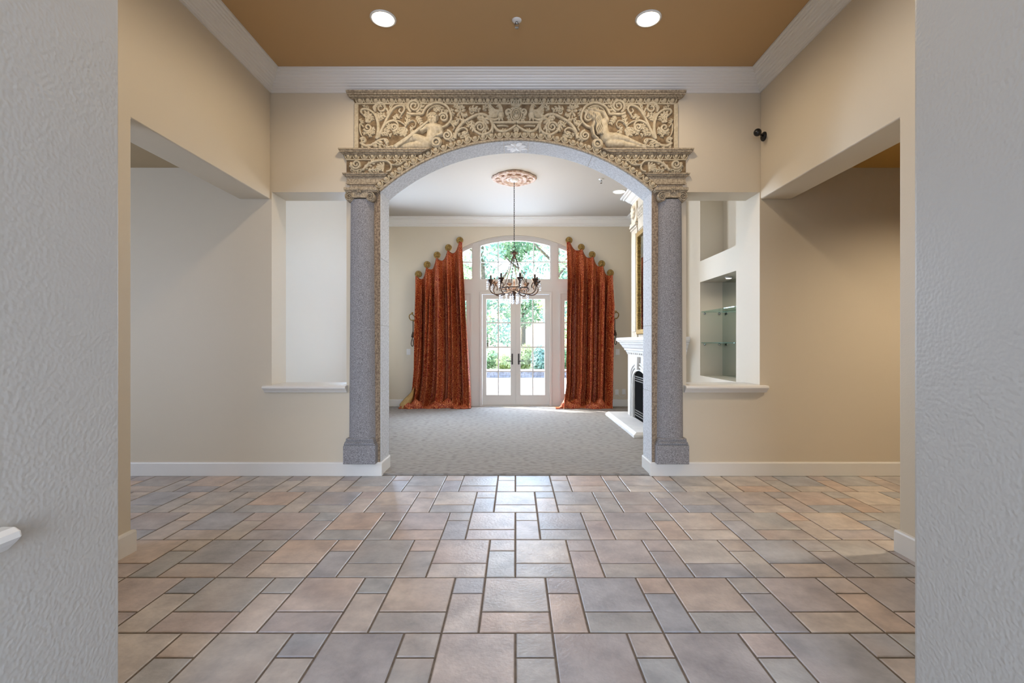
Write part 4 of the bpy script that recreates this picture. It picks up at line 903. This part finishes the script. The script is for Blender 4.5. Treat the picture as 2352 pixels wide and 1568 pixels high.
# ------------------------------------------------------------------ curtains
def curtain(side, medal, edge_out, edge_in, label, spread):
    """medal: knob centres in photo pixels from the outer to the inner side; edges: (v, u) lists"""
    dc = 8.53; sc = dc / F
    XX = lambda u: (u - CX) * sc
    ZZ = lambda v: H + (CY - v) * sc
    t = empty('curtain', (XX((edge_out[-1][1] + edge_in[-1][1]) / 2), dc, 0.013), label, 'curtain', 'damask curtains beside the garden doors')
    pins = [(m_[0], m_[1] + 7) for m_ in medal]
    pu = np.array([p_[0] for p_ in pins], float); pv = np.array([p_[1] for p_ in pins], float)
    o_in = 1 if side == 0 else -1
    u_first = edge_out[0][1]; u_last = edge_in[0][1]
    NS, NT = 200, 90; m = MB(); uvs = []
    vb = 936.0
    rnd = random.Random(5 + side); ph = [rnd.uniform(0, 6.28) for _ in range(12)]
    eo_v = np.array([e[0] for e in edge_out], float); eo_u = np.array([e[1] for e in edge_out], float)
    ei_v = np.array([e[0] for e in edge_in], float); ei_u = np.array([e[1] for e in edge_in], float)
    cum = 0
    for j in range(NT + 1):
        tq = j / NT
        for i in range(NS + 1):
            s = i / NS
            ut = u_first + (u_last - u_first) * s
            k = (np.interp(ut, pu, np.arange(5)) if o_in > 0 else np.interp(-ut, -pu, np.arange(5)))
            k0 = min(int(k), 3); fr = k - k0
            top = pv[k0] + (pv[k0+1] - pv[k0]) * fr + 17 * (math.sin(math.pi * fr) ** .8 if 0 < fr < 1 else 0) * (0.8 if side == 0 else .45)
            v = top + (vb - top) * tq
            uo = np.interp(v, eo_v, eo_u); ui = np.interp(v, ei_v, ei_u)
            u = uo + (ui - uo) * s
            # folds: one deep pleat per knob near the top, merging into long folds below
            a = 2 * math.pi * (k - 0.0)
            f1 = 1 - 2 * abs(math.sin(a / 2)) ** 1.3; f2 = math.sin(2 * a + ph[0] + 1.2 * tq) ; f3 = math.cos(2 * math.pi * s * 5.5 + ph[1] + 0.8 * math.sin(3 * tq + ph[2]))
            g = min(1, tq * 4)
            dep = 0.105 * f1 * (0.55 + .45 * g) + g * (0.030 * f2 + 0.070 * (1 - 2 * abs(f3) ** .8))
            dep *= (1 - 0.25 * math.exp(-((tq - 1) / .05) ** 2))
            y = dc - dep - 0.05
            puddle = max(0, (tq - .93) / .07)
            y -= puddle ** 2 * 0.10
            z = ZZ(v)
            x = XX(u) + 0.012 * g * math.sin(a * 1.5 + ph[3])
            if puddle > 0:
                z += 0.025 * puddle * math.sin(s * 37 + ph[4]) * math.sin(tq * 60 + s * 11)
            z = max(z, 0.016 + .01 * (0.5 + .5 * math.sin(s * 41)))
            m.v.append((x, min(y, 8.63), z)); uvs.append((s * 1.9, (H + (CY - v) * sc)))
    for j in range(NT):
        for i in range(NS):
            a = j * (NS + 1) + i; m.f.append((a, a + 1, a + NS + 2, a + NS + 1))
    m.uv = uvs
    cl = m.build('cloth', M['damask'], t, True)
    so = cl.modifiers.new('thickness', 'SOLIDIFY'); so.thickness = 0.006; so.offset = 0
    # puddled hem lying on the carpet
    pm = MB(); uv2 = []; ua, ub = spread; n1, n2 = 90, 16
    for j in range(n1 + 1):
        q = j / n1; u = ua + (ub - ua) * q
        amp = 0.095 + .04 * math.sin(q * 13 + ph[5]) + .03 * math.sin(q * 29 + ph[6]); amp *= min(1, 6 * q + .25, 6 * (1 - q) + .25)
        yc_ = dc - .10 + .03 * math.sin(q * 8 + ph[7])
        for i in range(n2 + 1):
            a = math.pi * i / n2; w = .10 + .03 * math.sin(q * 17 + ph[8])
            pm.v.append((XX(u), min(yc_ - w * math.cos(a) * (1 + .12 * math.sin(q * 50 + i)), 8.63), 0.013 + max(amp * math.sin(a) ** .8 * (1 + .22 * math.sin(q * 44 + i * .9 + ph[9])), 0))); uv2.append((q * 1.9 + 3, i * .02))
    for j in range(n1):
        for i in range(n2):
            a = j * (n2 + 1) + i; pm.f.append((a, a + 1, a + n2 + 2, a + n2 + 1))
    pm.uv = uv2; pm.build('puddled_hem', M['damask'], t, True)
    if side == 0:
        lm = MB(); oc = spline([(953, 888), (944, 902), (932, 914), (922, 927), (924, 934)], 4); ic = spline([(955, 890), (954, 902), (952, 914), (948, 926), (940, 935)], 4); nk = 6
        for j_, (a_, b_) in enumerate(zip(oc, ic)):
            for i_ in range(nk + 1):
                q_ = i_ / nk; lm.v.append((XX(a_[0] + (b_[0] - a_[0]) * q_), 8.44 - .07 * math.sin(math.pi * q_) - .004 * j_ + .015 * math.sin(q_ * 9 + j_ * .5), max(ZZ(a_[1] + (b_[1] - a_[1]) * q_), .016)))
        lm.f = [(j_*(nk+1)+i_, j_*(nk+1)+i_+1, (j_+1)*(nk+1)+i_+1, (j_+1)*(nk+1)+i_) for j_ in range(len(oc) - 1) for i_ in range(nk)]
        lf = lm.build('lining_fold', M['lining'], t, True); so2 = lf.modifiers.new('thickness', 'SOLIDIFY'); so2.thickness = .008
    # knobs: separate things the curtain hangs from
    for i, (mu_, mv_) in enumerate(medal):
        c = (XX(mu_) * 8.56 / dc, 8.56, ZZ(mv_))
        kn = empty('gilt_rosette', c, '', 'rosette', 'gilt rosettes above the curtains')
        kn['label'] = 'round gilt rosette, %s from the outer end above the %s curtain' % (('first', 'second', 'third', 'fourth', 'fifth')[i], 'left' if side == 0 else 'right')
        MB().lathe([(.060, .01), (.064, 0), (.060, -.014), (.048, -.018), (.044, -.012), (.020, -.016), (.014, -.024), (1e-4, -.026)], c, 24, 'y').build('disc', M['gold'], kn, True)
        m = MB()
        for r in range(8):
            a = 2 * math.pi * r / 8; m.sphere((c[0] + .032 * math.cos(a), c[1] - .016, c[2] + .032 * math.sin(a)), .012, 8, 6, (1, .7, 1))
        m.build('petals', M['gold'], kn, True)
        MB().tube([c, (c[0], 8.65, c[2])], .012, 8).build('shank', M['gold'], kn, True)
    return t
curtain(0, [(961, 629), (981, 607), (1004, 585), (1030, 568), (1056, 551)], [(560, 957), (640, 957), (720, 957), (800, 956), (850, 954), (890, 950), (915, 945), (936, 940)], [(560, 1063), (600, 1064.5), (640, 1067), (720, 1072), (800, 1077), (880, 1082), (936, 1084)], 'red and gold damask curtain puddling on the carpet, left of the garden doors', (921, 1084))
curtain(1, [(1402, 626), (1382, 605), (1360, 584), (1335, 567), (1307, 551)], [(560, 1404), (640, 1405), (720, 1405), (800, 1404), (900, 1401), (936, 1400)], [(560, 1300), (640, 1300), (720, 1299), (800, 1298), (880, 1297), (936, 1290)], 'red and gold damask curtain puddling on the carpet, right of the garden doors', (1274, 1401))
# tiebacks with tassels
def tieback(side):
    s_ = -1 if side == 0 else 1; cu, cv = (949, 729) if side == 0 else (1412, 725)
    sc = 8.5 / F; X = lambda du, dv: ((cu + s_ * du - CX) * sc, H + (CY - cv - dv) * sc)
    t = empty('curtain_tieback', ((cu - CX) * sc, 8.5, H + (CY - cv) * sc), 'gilt loop tieback with hanging tassel beside the %s curtain' % ('left' if side == 0 else 'right'), 'tieback', 'curtain tiebacks')
    pts = spline([X(-6, 4), X(-2, -4), X(3, -8), X(8, -5), X(8, 1), X(4, 6), X(-2, 6), X(-7, 9)], 5)
    MB().tube([(a, 8.48, b) for a, b in pts], .009, 8).build('loop', M['gold'], t, True)
    m = MB()
    for du, dv in ((-6, 5), (-9, 2), (-3, 8), (-8, 9), (1, -10)):
        a, b = X(du, dv); m.sphere((a, 8.46, b), .020, 8, 6, (1, .5, .8))
    m.build('leaf_boss', M['gold'], t, True)
    a, b = X(-6, 8); MB().tube([(a, 8.48, b), (a, 8.645, b)], .012, 8).build('wall_post', M['gold'], t, True)
    cord = [X(-1, 8), X(-1, 20), X(-1, 34)]; MB().tube([(p_[0], 8.45, p_[1]) for p_ in cord], .007, 6).build('cord', M['bronze'], t, True)
    a, b = X(-1, 40); MB().lathe([(.006, .06), (.016, .05), (.014, .035), (.026, .015), (.034, -.035), (.030, -.045)], (a, 8.45, b), 12).build('tassel', M['bronze'], t, True)
    lp = [X(-1, 44), X(2, 52), X(3, 62), X(0, 66), X(-2, 60), X(-1, 50)]; MB().tube([(p_[0], 8.45, p_[1]) for p_ in spline(lp, 4)], .007, 6).build('cord_loop', M['bronze'], t, True)
tieback(0); tieback(1)
# wall plates
def plate_(u, v, w, h, name, label, cat, rocker):
    t = empty(name, (X2(u), D2, Z2(v)), label, cat)
    MB().box(X2(u - w/2), X2(u + w/2), D2 - .006, D2, Z2(v + h/2), Z2(v - h/2)).build('cover_plate', M['plastic'], t, bevel=.002)
    if rocker: MB().box(X2(u - 1.8), X2(u + 1.8), D2 - .011, D2 - .006, Z2(v + 3.6), Z2(v - 3.6)).build('rocker', M['plastic'], t, bevel=.002)
    else:
        for dv in (-2.7, 2.7): MB().lathe([(.014, 0), (.014, -.009), (.010, -.010)], (X2(u), D2, Z2(v + dv)), 12, 'y').build('socket', M['plastic'], t)
plate_(938.5, 808, 9, 13.5, 'light_switch', 'white light switch plate left of the left curtain', 'switch', True)
plate_(1418.5, 808, 9, 13.5, 'light_switch', 'white light switch plate between right curtain and mantel', 'switch', True)
plate_(1417, 900, 8, 12, 'wall_outlet', 'white wall outlet nearer the right curtain, cord below it', 'outlet', False)
plate_(1433, 899, 8, 12, 'wall_outlet', 'white wall outlet nearer the fireplace, cord below it', 'outlet', False)
MB().tube([(a, D2 - .02, b) for a, b in spline([(X2(1433), Z2(899)), (X2(1437), Z2(906)), (X2(1430), Z2(911)), (X2(1422), Z2(909)), (X2(1417), Z2(903))], 5)], .004, 6).build('power_cord', M['plastic'], smooth=True, label='thin white cord looping between the two outlets', cat='cord')

# ------------------------------------------------------------------ chandelier and ceiling medallion
CD = 6.50; cs_ = CD / F; chx = (1181 - CX) * cs_
md = empty('ceiling_medallion', (chx, CD, LZ), 'pinkish plaster ceiling medallion above the chandelier', 'ceiling medallion')
R0 = .295
lob = lambda q: 1 + .035 * math.tanh(6 * (math.cos(4 * q) - .2)) + .012 * math.cos(16 * q)
MB().lathe([(R0, 0), (R0 + .004, -.012), (R0 - .008, -.030), (R0 - .03, -.034), (R0 - .045, -.020), (R0 - .06, -.016)], (chx, CD, LZ), 96, scal=lob).build('outer_rim', M['medallion'], md, True)
MB().lathe([(.19, -.016), (.185, -.036), (.165, -.042), (.15, -.028), (.14, -.020)], (chx, CD, LZ), 48, scal=lambda q: 1 + .05 * math.cos(4*q + math.pi)).build('inner_rim', M['medallion'], md, True)
for i in range(12):
    a = 2 * math.pi * i / 12; m = MB(); m.sphere((chx + .225 * math.cos(a), CD + .225 * math.sin(a), LZ - .02), .035, 8, 6, (1, 1, .5)); m.build('leaf_boss', M['medallion'], md, True)
MB().lathe([(.12, -.012), (.115, -.030), (.08, -.034), (.075, -.024)], (chx, CD, LZ), 32).build('centre_ring', M['medallion'], md, True)
lamp('chandelier_glow', 'POINT', (chx, CD, H + (CY - 640) * cs_), (0, 0, -1), 56, (1.0, 0.83, 0.63), shadow_soft_size=0.25)
ch = empty('chandelier', (chx, CD, LZ - .03), 'bronze candle chandelier with scrolled arms and crystal drops on a long chain', 'chandelier')
cz = lambda v: H + (CY - v) * cs_
MB().lathe([(.062, -.020), (.062, -.036), (.045, -.055), (.012, -.062)], (chx, CD, LZ), 24).build('canopy', M['plastic'], ch, True)
m = MB(); zt, zb = LZ - .06, cz(567); nl = 30
for i in range(nl):
    z = zt + (zb - zt) * (i + .5) / nl; L = (zt - zb) / nl
    m.torus((chx, CD, z), L * .42, .005, 10, 5, ax=((1, 0, 0) if i % 2 else (0, 1, 0)), bx=(0, 0, 1), sx=.45, sz=1.35)
m.build('hanging_chain', M['iron'], ch, True)
MB().torus((chx, CD, cz(571)), .024, .005, 16, 6).build('top_ring', M['bronze'], ch, True)
MB().lathe([(.008, cz(576)), (.02, cz(577)), (.036, cz(579)), (.034, cz(582)), (.018, cz(586)), (.022, cz(589)), (.012, cz(592))], (chx, CD, 0), 16).build('top_hub', M['bronze'], ch, True)
for i in range(4):
    a = math.pi / 4 + i * math.pi / 2; m = MB()
    m.torus((chx + .055 * math.cos(a), CD + .055 * math.sin(a), cz(581)), .014, .004, 10, 5, ax=(math.cos(a), math.sin(a), 0)); m.build('hub_curl', M['bronze'], ch, True)
RR = .125; rz = cz(645)
for i in range(6):
    a = 2 * math.pi * i / 6 + .3; m = MB(); p0 = Vector((chx + .02 * math.cos(a), CD + .02 * math.sin(a), cz(590))); p1 = Vector((chx + RR * 1.5 * math.cos(a), CD + RR * 1.5 * math.sin(a), cz(652)))
    nl = 16
    for k in range(nl):
        q = (k + .5) / nl; pp = p0.lerp(p1, q); pp.z -= .03 * math.sin(math.pi * q); dr = (p1 - p0).normalized(); sd = Vector((-math.sin(a), math.cos(a), 0)) if k % 2 else dr.cross(Vector((-math.sin(a), math.cos(a), 0))).normalized()
        m.torus(pp, (p1 - p0).length / nl * .42, .0055, 8, 5, ax=sd, bx=dr, sx=.5, sz=1.3)
    m.build('stay_chain', M['iron'], ch, True)
MB().torus((chx, CD, cz(662)), .19, .009, 36, 8, ax=(1, 0, 0), bx=(0, 1, 0)).build('hoop', M['bronze'], ch, True)
MB().torus((chx, CD, cz(670)), .15, .006, 32, 8, ax=(1, 0, 0), bx=(0, 1, 0)).build('lower_hoop', M['bronze'], ch, True)
MB().lathe([(.006, cz(640)), (.014, cz(648)), (.010, cz(655)), (.03, cz(662)), (.036, cz(667)), (.022, cz(674)), (.012, cz(680)), (.016, cz(684)), (.002, cz(690))], (chx, CD, 0), 14).build('stem', M['bronze'], ch, True)
for i in range(8):
    a = 2 * math.pi * (i + .3) / 8; ca, sa = math.cos(a), math.sin(a)
    A = lambda r, v: (chx + r * ca, CD + r * sa, cz(v))
    arm = MB().tube(spline([A(.02, 668), A(.12, 672), A(.20, 676), A(.28, 676), A(.335, 668), A(.335, 657), A(.30, 652), A(.275, 658), A(.285, 664)], 5), .0085, 7).build('arm', M['bronze'], ch, True)
    MB().tube(spline([A(.10, 671), A(.13, 662), A(.18, 658), A(.21, 664), A(.19, 669)], 5), .006, 6).build('arm_curl', M['bronze'], arm, True)
    MB().lathe([(.012, cz(657)), (.016, cz(653)), (.04, cz(647)), (.052, cz(644)), (.046, cz(643.5)), (.012, cz(646))], (chx + .325 * ca, CD + .325 * sa, 0), 14).build('drip_cup', M['bronze'], arm, True)
    MB().lathe([(.013, cz(647)), (.013, cz(634)), (.010, cz(633.5))], (chx + .325 * ca, CD + .325 * sa, 0), 10).build('candle_sleeve', M['iron'], arm, True)
    MB().lathe([(.008, cz(634)), (.014, cz(631)), (.011, cz(627)), (.002, cz(623))], (chx + .325 * ca, CD + .325 * sa, 0), 10).build('bulb', M['bulb'], arm, True)
    cr = MB()
    for k, r in enumerate((.012, .009, .010, .008)):
        cr.sphere((chx + .375 * ca, CD + .375 * sa, cz(650 + 5.0 * k)), r, 6, 4, (1, 1, 1.3))
    cr.build('crystal_drop', M['crystal'], arm)
    cr = MB()
    for k, r in enumerate((.011, .009, .011, .013)):
        cr.sphere((chx + .20 * ca, CD + .20 * sa, cz(679 + 4.4 * k)), r, 6, 4, (1, 1, 1.3))
    cr.build('crystal_drop', M['crystal'], arm)
for i in range(7):
    a = 2 * math.pi * i / 7; cr = MB()
    for k, r in enumerate((.009, .009, .011, .013)): cr.sphere((chx + .06 * math.cos(a), CD + .06 * math.sin(a), cz(681 + 4.6 * k)), r, 6, 4, (1, 1, 1.35))
    cr.build('crystal_drop', M['crystal'], ch)

# ------------------------------------------------------------------ garden
MB().box(-14, 14, D2 + 0.2, 16.42, -0.3, -0.04).build('patio', M['patio'], kind='structure', label='sunlit pale concrete patio outside the doors')
MB().box(-40, 40, 16.42, 60, -0.3, 0.06).build('garden_bed', M['lawn'], kind='structure', label='garden ground beyond the low brick kerb')
kerb = empty('brick_kerb', (0, 16.3, -.04), 'low brick kerb between patio and shrubs', 'kerb')
MB().box(-8, 8, 16.32, 16.5, -.04, .19).build('mortar', M['grout'], kerb)
m = MB(); random.seed(7)
for r in range(3):
    for i in range(-36, 36):
        x = i * .215 + (r % 2) * .107; jit = random.uniform(-.004, .004)
        m.box(x + .006, x + .209, 16.305 + jit, 16.50, -.035 + r * .075, .034 + r * .075)
m.build('bricks', M['brick'], kerb, kind='stuff')
MB().box(-8, 8, 16.27, 16.56, .19, .235).build('coping', M['patio'], kerb, bevel=.008)
# porch roof over the doors (shades all but the lowest sunlight)
MB().plate([(-3.2, D2 + .2), (3.2, D2 + .2), (3.2, D2 + 1.37), (-3.2, D2 + 1.37)], [], 3.66, 3.8, 'z').build('porch_roof', M['trim'], kind='structure', label='flat porch roof above the garden doors outside')
def leaves(rng, clumps, n, size):
    vs = np.zeros((n, 4, 3)); c = np.array([k[:3] for k in clumps]); rd = np.array([k[3:6] for k in clumps])
    w = rd.prod(1); pick = rng.choice(len(clumps), n, p=w / w.sum())
    d = rng.normal(size=(n, 3)); d /= np.linalg.norm(d, axis=1)[:, None]; rr = rng.uniform(.45, 1, n) ** .5
    cen = c[pick] + d * rr[:, None] * rd[pick]
    a = rng.normal(size=(n, 3)); a /= np.linalg.norm(a, axis=1)[:, None]; b = np.cross(a, d); b /= np.linalg.norm(b, axis=1)[:, None] + 1e-9
    s = size * rng.uniform(.6, 1.3, n)[:, None]
    vs[:, 0] = cen - a * s; vs[:, 1] = cen + b * s * .45; vs[:, 2] = cen + a * s; vs[:, 3] = cen - b * s * .45
    m = MB(); m.v = vs.reshape(-1, 3).tolist(); m.f = [(4*i, 4*i+1, 4*i+2, 4*i+3) for i in range(n)]; return m
def quick(m, name, mt, parent):
    me = bpy.data.meshes.new(name); me.from_pydata(m.v, [], m.f); me.materials.append(M[mt]); me.update()
    o = bpy.data.objects.new(name, me); link(o, parent, WL[parent]); o.location = -WL[parent]; return o
def tree(x, y, h, r, lean, mt, label, n=5200, low=1.6):
    rng = np.random.default_rng(int(abs(x) * 100 + y * 10)); t = empty('garden_tree', (x, y, 0.05), label, 'tree', 'trees behind the patio')
    MB().tube(spline([(x, y, 0.0), (x + lean * .3, y, h * .35), (x + lean, y, h * .8)], 5), [.16 - .009 * i for i in range(11)], 8).build('trunk', M['bark'], t, True)
    for k in range(3):
        a = rng.uniform(0, 6.28); zz = h * (.4 + .12 * k); MB().tube([(x + lean * .4, y, zz), (x + lean * .5 + math.cos(a) * r * .35, y + math.sin(a) * r * .3, zz + .6), (x + lean * .5 + math.cos(a) * r * .7, y + math.sin(a) * r * .5, zz + 1.3)], [.06, .045, .02], 6).build('branch', M['bark'], t, True)
    cl = []
    for k in range(14):
        a = rng.uniform(0, 6.28); q = rng.uniform(.1, .85) * r; zz = rng.uniform(low, h); s = rng.uniform(.28, .5) * r
        cl.append((x + lean * .6 + q * math.cos(a), y + q * math.sin(a), zz, s, s, s * .75))
    quick(leaves(rng, cl, int(n * .8), .10), 'foliage', mt, t)
for a in [(-3.4, 20.5, 7.0, 2.1, .3, 'leaf_a', 'mid green tree behind the patio, left of the left door'), (-1.35, 21.5, 7.6, 2.0, -.2, 'leaf_b', 'blue green tree with slim trunk seen through the left door'), (0.35, 23.5, 7.2, 2.1, .2, 'leaf_d', 'dark leafy tree behind the meeting of the two doors'),
          (1.55, 20.8, 7.4, 1.9, .2, 'leaf_b', 'blue green tree seen through the right door'), (3.6, 21.5, 7.0, 2.2, -.3, 'leaf_a', 'mid green tree behind the patio, right of the right door'),
          (-5.8, 25, 8.5, 2.8, 0, 'leaf_d', 'large dark tree far left in the garden'), (6.0, 25, 8.5, 2.8, 0, 'leaf_d', 'large dark tree far right in the garden'), (-2.4, 27.5, 9.0, 3.0, 0, 'leaf_c', 'tall pale tree at the back of the garden on the left'), (2.5, 27.5, 9.0, 3.0, 0, 'leaf_c', 'tall pale tree at the back of the garden on the right')]:
    tree(*a)
def shrub(x, y, rx, rz, mt, label, n=1900):
    rng = np.random.default_rng(int(abs(x) * 1000 + 3)); t = empty('garden_shrub', (x, y, .06), label, 'shrub', 'shrubs behind the brick kerb')
    cl = [(x + rng.uniform(-.4, .4) * rx, y + rng.uniform(-.3, .3) * rx, .08 + rz * rng.uniform(.35, .75), rx * .6, rx * .55, rz * .42) for _ in range(7)]
    quick(leaves(rng, cl, n, .065), 'foliage', mt, t)
    m = MB()
    for k in range(4): m.tube([(x, y, .04), (x + (k - 1.5) * rx * .2, y, rz * .6)], .015, 5)
    m.build('stems', M['bark'], t)
for a in [(-1.05, 17.6, .55, .75, 'leaf_a', 'rounded green shrub behind the kerb, far left'), (-.42, 17.3, .42, .6, 'leaf_c', 'low yellow green shrub behind the kerb beside the left door stile'), (.28, 17.5, .5, .95, 'leaf_c', 'pale yellow green shrub seen through the right door'), (.92, 17.2, .36, .9, 'leaf_b', 'dense blue green clipped shrub seen through the right door'),
          (-1.9, 17.8, .6, .9, 'leaf_b', 'blue green shrub behind the kerb left of the left door'), (1.8, 17.8, .6, .9, 'leaf_a', 'green shrub behind the kerb right of the right door')]:
    shrub(*a)
